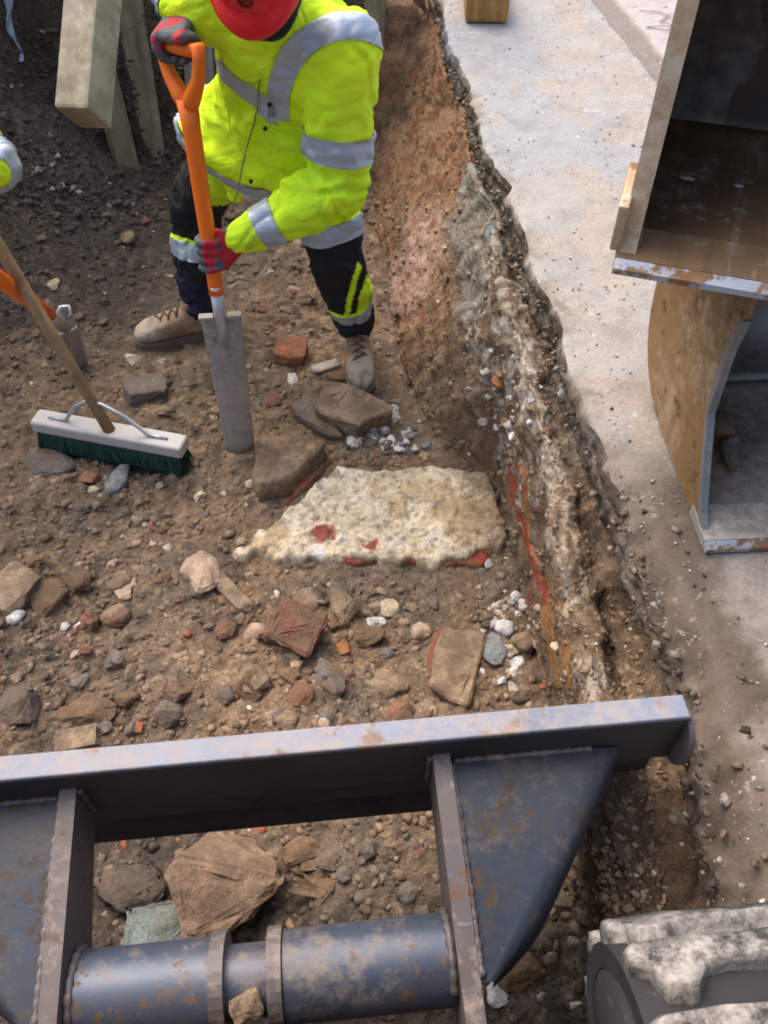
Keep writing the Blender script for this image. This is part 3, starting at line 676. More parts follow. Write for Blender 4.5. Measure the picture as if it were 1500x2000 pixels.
# house behind the operator, open canopy
obj('house', bm_mesh(box_bm(-.70, .64, -1.75, -1.00, .20, .75), 'house', M_machine, bevel=.05, seg=3), exc)
obj('added_front_panel', bm_mesh(box_bm(-.60, .54, -.555, -.53, .21, .50), 'added_front_panel', M_machine, bevel=.008), exc)  # panel added out of view to keep light off the pit
obj('seat', bm_mesh(box_bm(-.26, .20, -1.2, -.85, .75, .87), 'seat', M_black, bevel=.04, seg=3), exc)
obj('seat_back', bm_mesh(box_bm(-.26, .20, -1.28, -1.18, .85, 1.4), 'seat_back', M_black, bevel=.03, seg=3), exc)
obj('floor_plate', bm_mesh(box_bm(-.60, .54, -1.0, -.52, .17, .21), 'floor_plate', M_bladedark, bevel=.008), exc)  # platform lengthened forward, out of view, to block light from the pit
obj('rear_panel', bm_mesh(box_bm(-.66, .60, -1.74, -1.60, .74, 1.95), 'rear_panel', M_machine, bevel=.03), exc)
obj('canopy_roof', bm_mesh(box_bm(-.70, .64, -1.78, -.80, 1.95, 2.02), 'canopy_roof', M_machine, bevel=.03), exc)

# ------------------------------------------------------------------ buckets on the slab
def bucket(name, label, width, prof, mouth, th, plate, mats, loc, rotz, sc=1.0, cutter=False, weldspots=False):
    t = thing(name, label, 'bucket', loc, (0, 0, rotz), 'steel buckets stacked on the slab')
    mo, mi, mfloor, medge, mrim = mats
    prof = [(y*sc, z*sc) for y, z in prof]; mouth = [(y*sc, z*sc) for y, z in mouth]
    # smooth the profile
    def cr(pts, n=6):
        out = []
        for i in range(len(pts) - 1):
            p0, p1, p2, p3 = pts[max(i-1, 0)], pts[i], pts[i+1], pts[min(i+2, len(pts)-1)]
            for k in range(n):
                u = k / n; f = lambda a, b, c, d: .5*((2*b)+(-a+c)*u+(2*a-5*b+4*c-d)*u*u+(-a+3*b-3*c+d)*u**3)
                out.append((f(p0[0], p1[0], p2[0], p3[0]), f(p0[1], p1[1], p2[1], p3[1])))
        return out + [pts[-1]]
    sp = cr(prof)
    def off(pts, d):
        out = []
        for i, p in enumerate(pts):
            a, b = pts[max(i-1, 0)], pts[min(i+1, len(pts)-1)]; L_ = math.hypot(b[0]-a[0], b[1]-a[1]) or 1
            out.append((p[0] - (b[1]-a[1]) / L_ * d, p[1] + (b[0]-a[0]) / L_ * d))
        return out
    inn = off(sp, th)
    def shell(a, b, mat, nm, x0, x1):
        V = []; 
        for x in (x0, x1):
            V += [(x, y, z) for y, z in a] + [(x, y, z) for y, z in b]
        m = len(a); Q = []
        o2 = 2*m
        for i in range(m-1):
            Q += [(i, i+1, o2+i+1, o2+i), (m+i, o2+m+i, o2+m+i+1, m+i+1), (i, m+i, m+i+1, i+1), (o2+i, o2+i+1, o2+m+i+1, o2+m+i)]
        Q += [(0, o2, o2+m, m), (m-1, 2*m-1, o2+2*m-1, o2+m-1)]
        return obj(nm, mesh_np(nm, np.array(V), np.array(Q), mat), t)
    mid = off(sp, th * .5)
    nf = 6 * 3 + 1
    s1 = shell(sp, mid, mo, 'shell', plate, width - plate)
    s2 = shell(off(sp, th*.5 + .001)[nf:], inn[nf:], mi, 'inner_shell', plate + .001, width - plate - .001)
    s3 = shell(off(sp, th*.5 + .001)[:nf+1], inn[:nf+1], mfloor, 'floor_plate', plate + .001, width - plate - .001)
    side = sp + mouth
    for x0, x1 in ((0, plate), (width - plate, width)):
        bm = prism_bm(side, 'x', x0, x1); o = obj('side_plate', bm_mesh(bm, 'side_plate', mo, bevel=.002), t)
    rim = [mouth[-1]] ; rp = [sp[0]] + mouth[::-1]
    for x0, x1 in ((-.002, plate + .002), (width - plate - .002, width + .002)):
        a = [(y - .004, z + .001) for y, z in rp]; b = [(y + .012, z + .001) for y, z in rp]
        bm = prism_bm(a + b[::-1], 'x', x0, x1); obj('rim_strip', bm_mesh(bm, 'rim_strip', mrim), t)
    bm = prism_bm([(-.004*sc, -.002), (-.004*sc, th + .003), (.085*sc, th + .006), (.085*sc, -.002)], 'x', -.004, width + .004)
    obj('cutting_edge', bm_mesh(bm, 'cutting_edge', mfloor, bevel=.002), t)
    bm = prism_bm([(-.022*sc, -.001), (-.021*sc, th*.55), (-.0045*sc, th + .002), (-.0045*sc, -.0015)], 'x', -.003, width + .003)
    obj('edge_strip', bm_mesh(bm, 'edge_strip', medge, bevel=.002), t)
    for xx in (width*.36, width*.60):
        top = max(z for _, z in prof)
        bm = prism_bm([(.16*sc, top - .004), (.18*sc, top + .028), (.30*sc, top + .034), (.40*sc, top - .02)], 'x', xx, xx + .03)
        obj('hinge_ear', bm_mesh(bm, 'hinge_ear', mo, bevel=.004), t)
    if weldspots:
        for k in range(9):
            bm = bmesh.new(); bmesh.ops.create_icosphere(bm, subdivisions=1, radius=1)
            o = obj('weld_bead', bm_mesh(bm, 'weld_bead', M_buckedge, smooth=True), t)
            o.location = (.09 + .085 * k + .01 * math.sin(k * 7), .265 * sc + .006 * math.sin(k * 3), th + .004); o.scale = (.016 + .006 * math.sin(k * 5), .006, .004)
    return t
M_buckpale = worn('pale_bucket_floor', (0.28, 0.265, 0.245), (0.26, 0.17, 0.10), (0.46, 0.40, 0.34), 0.45, 0.55, 0.1, 0.7, 6)
PROF = [(0, 0), (.14, 0), (.28, 0), (.42, .018), (.525, .095), (.565, .22), (.535, .34), (.45, .435), (.31, .48), (.17, .482)]
MOUTH = [(.168, .42), (.178, .35), (.172, .27), (.166, .204), (.112, .12), (.054, .036)]
b2 = P(1372, 1066, SLAB)
bk2 = bucket('digging_bucket', 'lower brown steel bucket with a curved back, standing on the concrete slab', .66, PROF, MOUTH, .014, .011,
       (M_rustout, M_buckgrey, M_buckpale, M_buckedge, M_buckgrey), (b2.x, b2.y, SLAB + .006), R(3.2))
b1 = P(1203, 512, d=1.42)
bk1 = bucket('grading_bucket', 'upper rusty grading bucket with a dark inside, stacked on the lower bucket', .92, PROF, [(.10, .40), (.085, .30), (.07, .20), (.05, .10), (.03, .036)], .016, .026,
       (M_rustout, M_buckin, M_buckfloor, M_buckedge, M_buckrim), (b1.x, b1.y, SLAB + .006 + .482 + .036), R(-17.3), 1.08, weldspots=True)
bm = box_bm(-.016, .001, .01, .16, .02, .10); obj('side_cutter', bm_mesh(bm, 'side_cutter', M_buckrim, bevel=.004), bk1)

# ------------------------------------------------------------------ masonry stub in the trench floor
def inpoly_sd(px, py, poly):
    """signed distance to a polygon (negative inside)"""
    d = np.full(px.shape, 1e9); ins = np.zeros(px.shape, bool); n = len(poly)
    for i in range(n):
        ax, ay = poly[i]; bx, by = poly[(i+1) % n]; ex, ey = bx-ax, by-ay
        t = np.clip(((px-ax)*ex + (py-ay)*ey) / (ex*ex + ey*ey + 1e-12), 0, 1)
        d = np.minimum(d, np.hypot(px-ax-t*ex, py-ay-t*ey))
        c = ((ay > py) != (by > py)) & (px < (bx-ax)*(py-ay)/((by-ay) + 1e-12) + ax); ins ^= c
    return np.where(ins, -d, d)
def slab_piece(name, pix, z0, top, colf, mat, parent=None, step=.006, rough=.010, edge=.025, rag=.02, seed=0, base=-.06):
    """a rough low mass whose outline follows photo pixels at height z0"""
    poly = [(P(a, b, z0).x, P(a, b, z0).y) for a, b in pix]
    xs = [p[0] for p in poly]; ys = [p[1] for p in poly]; m = .04
    X, Y = np.meshgrid(np.arange(min(xs)-m, max(xs)+m, step), np.arange(min(ys)-m, max(ys)+m, step))
    v = np.stack([X.ravel(), Y.ravel(), X.ravel()*0 + seed], 1)
    sd = inpoly_sd(v[:, 0], v[:, 1], poly) + rag * fbm(v, 14, 4, seed+1)
    h = np.clip(-sd / edge, -1, 1); prof = np.where(h > 0, 1 - (1 - h) ** 3, h * 2.2)
    z = base + (top - base) * np.clip(prof, -.3, 1) + rough * (fbm(v, 22, 4, seed+2) + .6 * np.abs(fbm(v, 60, 3, seed+3)))
    V = v.copy(); V[:, 2] = z
    F = grid_faces(X.shape[0], X.shape[1]); keep = (sd[F] < .012).any(1); F = F[keep]
    used = np.unique(F); mp = -np.ones(len(V), int); mp[used] = np.arange(len(used))
    return obj(name, mesh_np(name, V[used], mp[F], mat, colf(V[used], sd[used])), parent)
M_mortar = earth_mat('lime_mortar', lo=.72, hi=1.25, fine=200, b1=.8, b2=.5)
zt = .045
stub = thing('wall_remnant', 'low remnant of an old cream mortar wall edged in red on the trench floor', 'wall remnant', P(740, 1000, 0))
def setp(o, par): o.parent = par; o.location = -Vector(par.location); return o
def c_mortar(V, sd):
    n = len(V); c = np.repeat(np.array([.80, .69, .51])[None], n, 0)
    a, b, d = fbm(V, 9, 4, 101), fbm(V, 26, 4, 102), fbm(V, 55, 3, 103)
    c = mix(c, np.repeat(np.array([.64, .54, .37])[None], n, 0), sstep(-.1, .35, a) * .7)
    c = mix(c, np.repeat(np.array([.85, .78, .66])[None], n, 0), sstep(.05, .3, b) * .7)
    c = mix(c, np.repeat(np.array([.30, .235, .165])[None], n, 0), sstep(.14, .34, d) * .6)
    c = mix(c, np.repeat(np.array([.55, .38, .18])[None], n, 0), sstep(.28, .46, fbm(V, 6, 3, 104)) * .6)
    for (px, py, r) in ((627, 1032, .034), (722, 1058, .012), (935, 1035, .010), (618, 1008, .010)):
        q = P(px, py, zt); dd = np.hypot((V[:, 0]-q.x)*.8, V[:, 1]-q.y) + .030 * b + .012 * d
        c = mix(c, np.repeat(np.array([.33, .055, .045])[None], n, 0), sstep(r, r*.6, dd) * .92)
    q = P(618, 1070, zt); c = mix(c, np.repeat(np.array([.80, .78, .76])[None], n, 0), sstep(.030, .016, np.hypot(V[:, 0]-q.x, V[:, 1]-q.y) + .012*b) * .95)
    c = mix(c, np.repeat(np.array([.20, .14, .09])[None], n, 0), sstep(-.022, .004, sd + .04 * b + .02 * a) * .85)
    return mix(c, np.repeat(np.array([.24, .165, .11])[None], n, 0), sstep(.18, .34, V[:, 0] + .10*a) * .75)
def c_red(V, sd):
    n = len(V); b = fbm(V, 20, 4, 105)
    c = np.repeat(np.array([.34, .075, .052])[None], n, 0)
    c = mix(c, np.repeat(np.array([.24, .14, .09])[None], n, 0), sstep(-.15, .25, b) * .8)
    return mix(c, np.repeat(np.array([.19, .125, .08])[None], n, 0), sstep(-.022, .0, sd + .03*b))
core = [(438, 1080), (500, 1025), (560, 975), (620, 925), (655, 893), (720, 900), (800, 893), (880, 902), (955, 908), (985, 950), (1004, 1005), (994, 1062), (930, 1084), (840, 1092), (740, 1088), (650, 1082), (560, 1092)]
setp(slab_piece('mortar_core', core, zt, .026, c_mortar, M_mortar, None, rough=.017, edge=.04, rag=.035, seed=3), stub)
rl = [(650, 1072), (720, 1076), (800, 1070), (880, 1072), (950, 1075), (950, 1108), (900, 1102), (840, 1110), (790, 1104), (740, 1102), (690, 1100), (650, 1090)]
setp(slab_piece('red_render', rl, .02, .016, c_red, M_mortar, None, rough=.007, seed=5, rag=.05), stub)
ru = [(570, 985), (600, 950), (650, 900), (655, 890), (640, 884), (605, 915), (560, 955), (525, 985), (530, 1000)]
setp(slab_piece('red_render', ru, .02, .016, c_red, M_mortar, None, rough=.007, seed=7, rag=.03), stub)
rt = [(655, 905), (760, 906), (850, 905), (850, 888), (760, 886), (660, 886)]
setp(slab_piece('red_render', rt, .02, .006, c_red, M_mortar, None, rough=.007, seed=9, rag=.04), stub)
def c_tile(V, sd):
    n = len(V); b = fbm(V, 18, 4, 106)
    c = np.repeat(np.array([.24, .165, .11])[None], n, 0)
    return mix(c, np.repeat(np.array([.36, .28, .20])[None], n, 0), sstep(.0, .3, b) * .7)
t_ = slab_piece('footing_stone', [(488, 940), (490, 880), (510, 862), (590, 862), (635, 872), (645, 888), (620, 915), (560, 960), (500, 975)], .03, .070, c_tile, M_mortar, None, rough=.006, seed=11, rag=.01)
tag(t_, 'flat brown footing stone against the upper left side of the cream mortar remnant', 'stone')

# upright strip of red and orange plaster on the cut face
def c_plast(V, sd):
    n = len(V); b = fbm(V, 16, 4, 107)
    c = np.repeat(np.array([.42, .10, .045])[None], n, 0)
    return c
pv = []; pc = []; rowsN = 60; colsN = 9
pl = [(1010, 905), (1014, 950), (1020, 1000), (1028, 1050), (1042, 1095), (1062, 1140), (1078, 1180), (1085, 1230), (1095, 1290), (1102, 1345)]
yy = np.linspace(0, len(pl)-1, rowsN)
for i, u in enumerate(yy):
    a = np.interp(u, range(len(pl)), [p[0] for p in pl]); b = np.interp(u, range(len(pl)), [p[1] for p in pl])
    w = 16 + 8 * math.sin(u * 1.3) + (14 if u > 5 else 0)
    for k in range(colsN):
        f = k / (colsN-1) - .5
        h = hit(a + f * 2 * w, b); dr = (Vector((0, 0, CAMH)) - h).normalized()
        e = 1 - (2 * abs(f)) ** 4
        p = h + dr * (.026 * e - .012); pv.append(tuple(p))
        nn = vnoise(np.array([[u * 1.7, f * 3, 0]]), 5)[0]
        red = (.36, .085, .05); ora = (.38, .20, .085)
        t = 1.0 if (f < .1 + .2*nn and u < 6) else 0.0
        pc.append([red[q]*t + ora[q]*(1-t) for q in range(3)])
pa = np.array(pv).reshape(rowsN, colsN, 3)
for _ in range(4):
    q_ = pa.copy(); q_[1:-1] = (pa[:-2] + pa[1:-1]*2 + pa[2:]) / 4; q_[:, 1:-1] = (q_[:, :-2] + q_[:, 1:-1]*2 + q_[:, 2:]) / 4; pa = q_
pv = pa.reshape(-1, 3) + .004 * np.stack([fbm(pa.reshape(-1, 3), 30, 3, 7)] * 3, 1)
tag(obj('plaster_strip', mesh_np('plaster_strip', np.array(pv), grid_faces(rowsN, colsN), M_mortar, np.array(pc))), 'upright strip of red and orange plaster on the trench wall right of the cream remnant', 'plaster')

# ------------------------------------------------------------------ stones
def rock_mesh(kind, seed, flatness=.6, sub=1):
    rs = random.Random(seed); bm = bmesh.new()
    if kind == 'round':
        bmesh.ops.create_icosphere(bm, subdivisions=2 if sub else 1, radius=.5)
    elif kind == 'block':
        n = 0
        for sx_ in (-1, 1):
            for sy_ in (-1, 1):
                for sz_ in (-1, 1):
                    bm.verts.new((sx_*(.46+rs.uniform(-.10, .06)), sy_*(.46+rs.uniform(-.10, .06)), sz_*(.46+rs.uniform(-.10, .05))))
        for k in range(3): bm.verts.new((rs.uniform(-.5, .5), rs.uniform(-.5, .5), rs.choice((-.5, .5))))
        bmesh.ops.convex_hull(bm, input=bm.verts)
    else:
        for k in range(16):
            z = rs.uniform(-1, 1); a = rs.uniform(0, 6.283); q = math.sqrt(1-z*z)
            bm.verts.new((.52*q*math.cos(a), .52*q*math.sin(a), .52*z))
        bmesh.ops.convex_hull(bm, input=bm.verts)
    loose = [v for v in bm.verts if not v.link_faces]; bmesh.ops.delete(bm, geom=loose, context='VERTS')
    if kind != 'round' and sub:
        bmesh.ops.bevel(bm, geom=bm.edges[:], offset=.045, segments=1, affect='EDGES')
    if sub:
        bmesh.ops.triangulate(bm, faces=bm.faces[:])
        bmesh.ops.subdivide_edges(bm, edges=bm.edges[:], cuts=1 if sub == 1 else 3)
    bmesh.ops.recalc_face_normals(bm, faces=bm.faces[:])
    me = bpy.data.meshes.new('stone'); bm.to_mesh(me); bm.free()
    v = get_v(me); n = get_n(me); o = np.array([[seed*1.37, seed*.71, seed*.13]])
    amp = .20 if kind == 'round' else .10
    v = v + n * (amp * fbm(v + o, 2.2, 3, 7) + amp * .6 * fbm(v + o, 6, 3, 8) + (amp * .55 * np.abs(fbm(v + o, 13, 3, 9)) if sub == 2 else 0))[:, None]
    v -= (v.max(0) + v.min(0)) / 2; v /= (v.max(0) - v.min(0))          # unit box
    set_v(me, v); me.materials.append(M_stone)
    if kind == 'round': me.polygons.foreach_set('use_smooth', np.ones(len(me.polygons), bool))
    return me
ROCKCOL = dict(beige=(.50, .36, .26), brown=(.20, .125, .075), red=(.30, .085, .05), brick=(.36, .13, .065), orange=(.44, .19, .075), white=(.68, .67, .66), cream=(.60, .50, .34),
               grey=(.17, .15, .14), dark=(.075, .062, .055), blue=(.24, .265, .27), teal=(.19, .235, .22), tan=(.33, .24, .16), rockbrown=(.32, .215, .15), purple=(.13, .105, .105), pale=(.45, .40, .35), redbrown=(.23, .105, .07))
BRIGHT = ('white', 'pale', 'cream', 'blue', 'beige', 'teal'); LAND = []
def stone(px, py, wpx, hpx, col, kind, label, cat='stone', rot=0, thick=.55, tilt=(0, 0), seed=None, sink=.34, z=None, group=None, name='stone', lift=0):
    """a stone whose footprint covers about wpx x hpx photo pixels where it lies"""
    h = hit(px, py) if z is None else P(px, py, z)
    d = h.y * CT + (CAMH - h.z) * ST; s = d / FPX
    ang = math.asin(min(1, max(.3, (CAMH - h.z) / (Vector((0, 0, CAMH)) - h).length)))
    wx, wy = wpx * s, hpx * s / (.35 + .65 * math.sin(ang)); wz = thick * min(wx, wy)
    seed = seed or int(px * 7 + py * 13) % 9973
    big = wpx > 70
    o = obj(name, rock_mesh(kind, seed, sub=2 if wpx > 110 else 1 if wpx > 26 else 0))
    o.location = (h.x, h.y, h.z + wz * (.5 - sink) + lift); o.scale = (wx, wy, wz); o.rotation_euler = (R(tilt[0]), R(tilt[1]), R(rot))
    o.color = (*ROCKCOL[col], .35 if col in BRIGHT else .85); tag(o, label, cat, group); LAND.append((px, py, label)); return o
S = stone
S(398, 1128, 84, 92, 'beige', 'hull', 'pale pinkish beige stone with a dark broken side, left of the cream remnant', rot=20, thick=.7, seed=15)
S(452, 1142, 66, 150, 'tan', 'block', 'long brown slab of stone lying diagonally beside the pale beige stone', rot=42, thick=.5)
S(575, 1236, 112, 88, 'redbrown', 'block', 'red brown brick chunk below the cream remnant, dusty on top', 'brick', rot=-22, thick=.7, tilt=(8, 14))
S(670, 1186, 52, 76, 'tan', 'hull', 'brown upright stone below the lower edge of the cream remnant', rot=28, thick=.8)
S(499, 1240, 50, 40, 'beige', 'round', 'small pale lumpy stone left of the red brown brick chunk', thick=.8)
S(640, 1318, 62, 70, 'grey', 'hull', 'grey brown stone under the red brown brick chunk', rot=30)
S(668, 1270, 30, 26, 'orange', 'block', 'small orange brick crumb right of the red brown brick chunk', 'brick', rot=15)
# flat tile fragment with a red edge
def slabstone(name, pix, thick, label, cat, col, edge_red=None, lift=0.0, tiltz=None):
    hs = [hit(a, b) for a, b in pix]; z = max(h.z for h in hs) if tiltz is None else tiltz
    pts = [P(a, b, z + thick * .5 + lift) for a, b in pix]; c = sum(pts, Vector()) / len(pts)
    bm = bmesh.new(); T = [bm.verts.new(p - c) for p in pts]; B = [bm.verts.new((p - c) * .96 + Vector((0, 0, -thick))) for p in pts]
    n = len(T); bm.faces.new(T); bm.faces.new(B[::-1])
    for i in range(n): bm.faces.new((T[i], B[i], B[(i+1) % n], T[(i+1) % n]))
    bmesh.ops.recalc_face_normals(bm, faces=bm.faces[:])
    bmesh.ops.bevel(bm, geom=bm.edges[:], offset=.006, segments=1, affect='EDGES')
    bmesh.ops.triangulate(bm, faces=bm.faces[:])
    for _ in range(2): bmesh.ops.subdivide_edges(bm, edges=bm.edges[:], cuts=1)
    me = bpy.data.meshes.new(name); bm.to_mesh(me); bm.free()
    v = get_v(me); nn = get_n(me); v = v + nn * (.008 * fbm(v + np.array([[c.x, c.y, 0]]), 18, 3, 9) + .004 * fbm(v, 45, 3, 10))[:, None]; set_v(me, v); me.materials.append(M_stone)
    o = obj(name, me); o.location = c; o.color = (*ROCKCOL[col], 1); tag(o, label, cat); return o
ft = slabstone('tile_fragment', [(868, 1222), (950, 1232), (938, 1300), (915, 1378), (880, 1368), (838, 1335), (848, 1270)], .035, 'large flat brown tile fragment with a red left edge, above the blade', 'tile', 'tan')
e = slabstone('red_edge', [(852, 1228), (872, 1222), (856, 1275), (848, 1335), (834, 1332), (838, 1278)], .034, None, None, 'red', lift=-.004)
m_ = Matrix.Translation(e.location - ft.location); e.parent = ft; e.location = m_.to_translation(); 
for k in ('label', 'category'):
    if k in e: del e[k]
S(985, 1228, 42, 38, 'white', 'round', 'roundest white lime lump at the foot of the trench wall', 'lime lump', thick=.85)
S(1022, 1258, 52, 42, 'tan', 'round', 'brown rounded stone right of the white lime lumps', thick=.7)
S(962, 1272, 50, 66, 'blue', 'hull', 'bluish grey rough lump right of the flat tile fragment', 'lime lump', rot=15)
S(930, 1290, 30, 40, 'dark', 'hull', 'small dark stone under the bluish grey lump')
S(1088, 1263, 27, 22, 'cream', 'round', 'oval cream pottery sherd on the orange plaster strip', 'sherd', rot=-35, thick=.4, seed=4)
S(1018, 1368, 36, 18, 'dark', 'round', 'black lump just above the blade edge', thick=.8)
slabstone('brown_slab', [(640, 740), (690, 748), (768, 792), (765, 806), (725, 815), (700, 832), (640, 812), (612, 795)], .07, 'biggest brown stone slab by the right boot of the worker in yellow', 'stone', 'tan', lift=.03)
slabstone('brown_slab', [(560, 782), (612, 768), (640, 815), (672, 850), (640, 848), (585, 812)], .06, 'lower brown slab leaning under the biggest slab', 'stone', 'grey', lift=.0)
S(570, 694, 66, 48, 'brick', 'block', 'red and yellow brick fragment between the spade and the right boot', 'brick', rot=-12, thick=.6, tilt=(10, 0))
S(636, 718, 66, 22, 'pale', 'block', 'thin pale tile sliver beside the right boot', 'tile', rot=24, thick=.5)
S(572, 742, 22, 34, 'white', 'round', 'white streaked pebble left of the brown slabs')
S(664, 738, 60, 26, 'redbrown', 'hull', 'red brown tile piece under the toe of the right boot', 'tile', rot=-18)
S(735, 820, 66, 42, 'orange', 'hull', 'orange brick piece with a white mortar edge at the end of the brown slab', 'brick', rot=15, seed=8)
S(286, 765, 84, 50, 'grey', 'block', 'grey stone block between the broom and the spade blade', rot=20)
S(320, 800, 44, 30, 'tan', 'hull', 'small brown stone below the grey block by the broom')
S(102, 912, 104, 62, 'grey', 'hull', 'dark grey rock in front of the broom head', rot=-20)
S(175, 935, 40, 28, 'orange', 'hull', 'orange brick crumb in front of the broom', 'brick')
S(230, 944, 44, 72, 'blue', 'round', 'bluish grey stone standing below the broom head', rot=-12, thick=.7)
S(183, 957, 22, 16, 'cream', 'round', 'small cream pebble below the orange brick crumb')
S(249, 467, 34, 30, 'tan', 'round', 'round beige stone left of the black trouser leg')
S(104, 557, 22, 26, 'cream', 'hull', 'yellowish cream crumb left of the boot and right of the broom handle')
S(100, 1172, 74, 78, 'brown', 'hull', 'brown rock at the left edge below the broom', rot=25)
S(28, 1155, 84, 90, 'tan', 'block', 'flat brown slab at the left edge of the photo', rot=-25, thick=.4)
S(30, 1206, 38, 34, 'white', 'round', 'white lime lump at the left edge', 'lime lump')
S(128, 1226, 20, 18, 'white', 'round', 'small white lump right of the brown rock at the left edge', 'lime lump')
S(165, 1392, 130, 66, 'brown', 'hull', 'broad dark soil crusted rock at the lower left', rot=12)
S(40, 1392, 90, 96, 'purple', 'hull', 'purplish grey rock at the lower left edge above the blade', rot=35)
S(152, 1446, 84, 44, 'tan', 'block', 'brown stone touching the top edge of the blade at left', rot=14)
S(270, 1422, 20, 22, 'brick', 'block', 'small red brick cube above the blade', 'brick')
S(392, 972, 26, 22, 'cream', 'hull', 'small cream stone left of the cream remnant')
S(487, 947, 22, 20, 'cream', 'round', 'small cream pebble on the left tip of the footing stone')
S(65, 1095, 52, 26, 'redbrown', 'hull', 'red brown chip at the left edge, above the flat slab', 'brick', rot=15)
S(244, 1160, 34, 36, 'beige', 'hull', 'small beige stone left of the pale beige stone', rot=30)
S(236, 1138, 44, 40, 'tan', 'round', 'tan lump just above the small beige stone')
S(510, 1330, 90, 70, 'tan', 'hull', 'lumpy mortar crusted stone in the pale soil above the blade')
S(760, 1190, 44, 40, 'cream', 'hull', 'cream mortar lump below the right part of the remnant', 'lime lump')
S(735, 1215, 40, 22, 'white', 'hull', 'bluish white plaster flake below the cream mortar lump', 'lime lump')
S(760, 1340, 80, 60, 'tan', 'round', 'pale crusted stone left of the flat tile fragment')
S(345, 1350, 60, 50, 'brown', 'hull', 'brown clod in the pale soil above the blade')
S(975, 745, 34, 40, 'orange', 'round', 'rounded orange brick piece in the white rubble on the trench wall', 'brick')
# inside the push frame
S(495, 1752, 300, 270, 'rockbrown', 'hull', 'big jagged brown rock seen through the blade frame', rot=38, thick=.5, seed=77, sink=.15)
S(615, 1720, 120, 150, 'brown', 'hull', 'soil caked rock right of the big jagged rock in the blade frame', rot=10, thick=.4)
S(322, 1822, 175, 110, 'teal', 'block', 'teal grey stone block behind the cross tube', rot=8, thick=.7, seed=21)
S(255, 1735, 150, 90, 'dark', 'round', 'dark earth clod at the left inside the blade frame', thick=.35)
S(590, 1660, 80, 50, 'brown', 'hull', 'brown broken stone below the blade plate in the frame', rot=20)
S(1010, 1812, 40, 44, 'pale', 'hull', 'pale chip in the dark hole right of the blade arm', 'stone', rot=10)
S(972, 1942, 50, 46, 'white', 'hull', 'white plaster flake in the dark hole below the blade arm', 'lime lump', rot=20)
S(1105, 1690, 36, 50, 'red', 'hull', 'dark red brick piece in the dark hole right of the gusset', 'brick', rot=10)
S(1080, 1750, 60, 60, 'grey', 'hull', 'grey stone in the dark hole right of the gusset plate')
S(1020, 1900, 90, 70, 'brown', 'hull', 'brown stone in the dark hole left of the track')
S(1422, 1512, 34, 34, 'white', 'hull', 'whitish flake on the slab right of the blade end', 'stone', thick=.35)
# stone caught between the two lug plates
o = obj('stone', rock_mesh('hull', 31)); M4 = Matrix.Translation((-.172, .5816, .78)) @ Matrix.Rotation(YAW, 4, 'Z')
o.location = M4 @ Vector((-.055, YT - .045, ZT + .045)); o.scale = (.05, .06, .05); o.color = (*ROCKCOL['tan'], 1); tag(o, 'stone caught between the two lug plates on the cross tube', 'stone')
bi = bk2.matrix_basis @ Vector((.095, .30, .045)); 
for k, (dx, dy, sx_, cc, lab) in enumerate(((0, 0, .10, 'brown', 'larger muddy clod lying inside the lower bucket'), (.03, -.09, .07, 'grey', 'smaller grey clod in front inside the lower bucket'))):
    o = obj('clod', rock_mesh('hull', 40 + k)); o.location = bi + Vector((dx, dy, -.012 * k)); o.scale = (sx_, sx_ * 1.2, .06); o.color = (*ROCKCOL[cc], 1); tag(o, lab, 'clod')

# small stones: shared meshes, one object each
SM = [rock_mesh('round', 200 + k, sub=1) if k % 9 == 0 else rock_mesh('hull', 200 + k, sub=1) for k in range(9)]
def scatter(n, region, cols, smin, smax, label, cat, group, seed, name='small_stone'):
    rs = random.Random(seed); k = 0; tries = 0
    while k < n and tries < n * 20:
        tries += 1
        px, py = region(rs)
        if px < -20 or px > 1300: continue
        h = hit(px, py)
        if h.z > .63: continue
        d = h.y * CT + (CAMH - h.z) * ST
        s = (smin + (smax - smin) * rs.random() ** 2.2) * d / FPX
        o = bpy.data.objects.new(name, SM[rs.randrange(9)]); link(o)
        o.location = (h.x, h.y, h.z + s * .04); o.scale = (s * rs.uniform(.8, 1.3), s * rs.uniform(.8, 1.2), s * rs.uniform(.5, .8)); o.rotation_euler = (rs.uniform(-.3, .3), rs.uniform(-.3, .3), rs.uniform(0, 6.28))
        cn = rs.choice(cols); cc = ROCKCOL[cn]; v = rs.uniform(.8, 1.15); o.color = (cc[0]*v, cc[1]*v, cc[2]*v, .3 if cn in BRIGHT else .85)
        word = dict(beige='pinkish beige', redbrown='red brown', purple='purplish grey', dark='very dark', blue='bluish grey').get(cn, cn)
        tag(o, where(label, word, px, py, s * FPX / d, cat), cat, group); k += 1
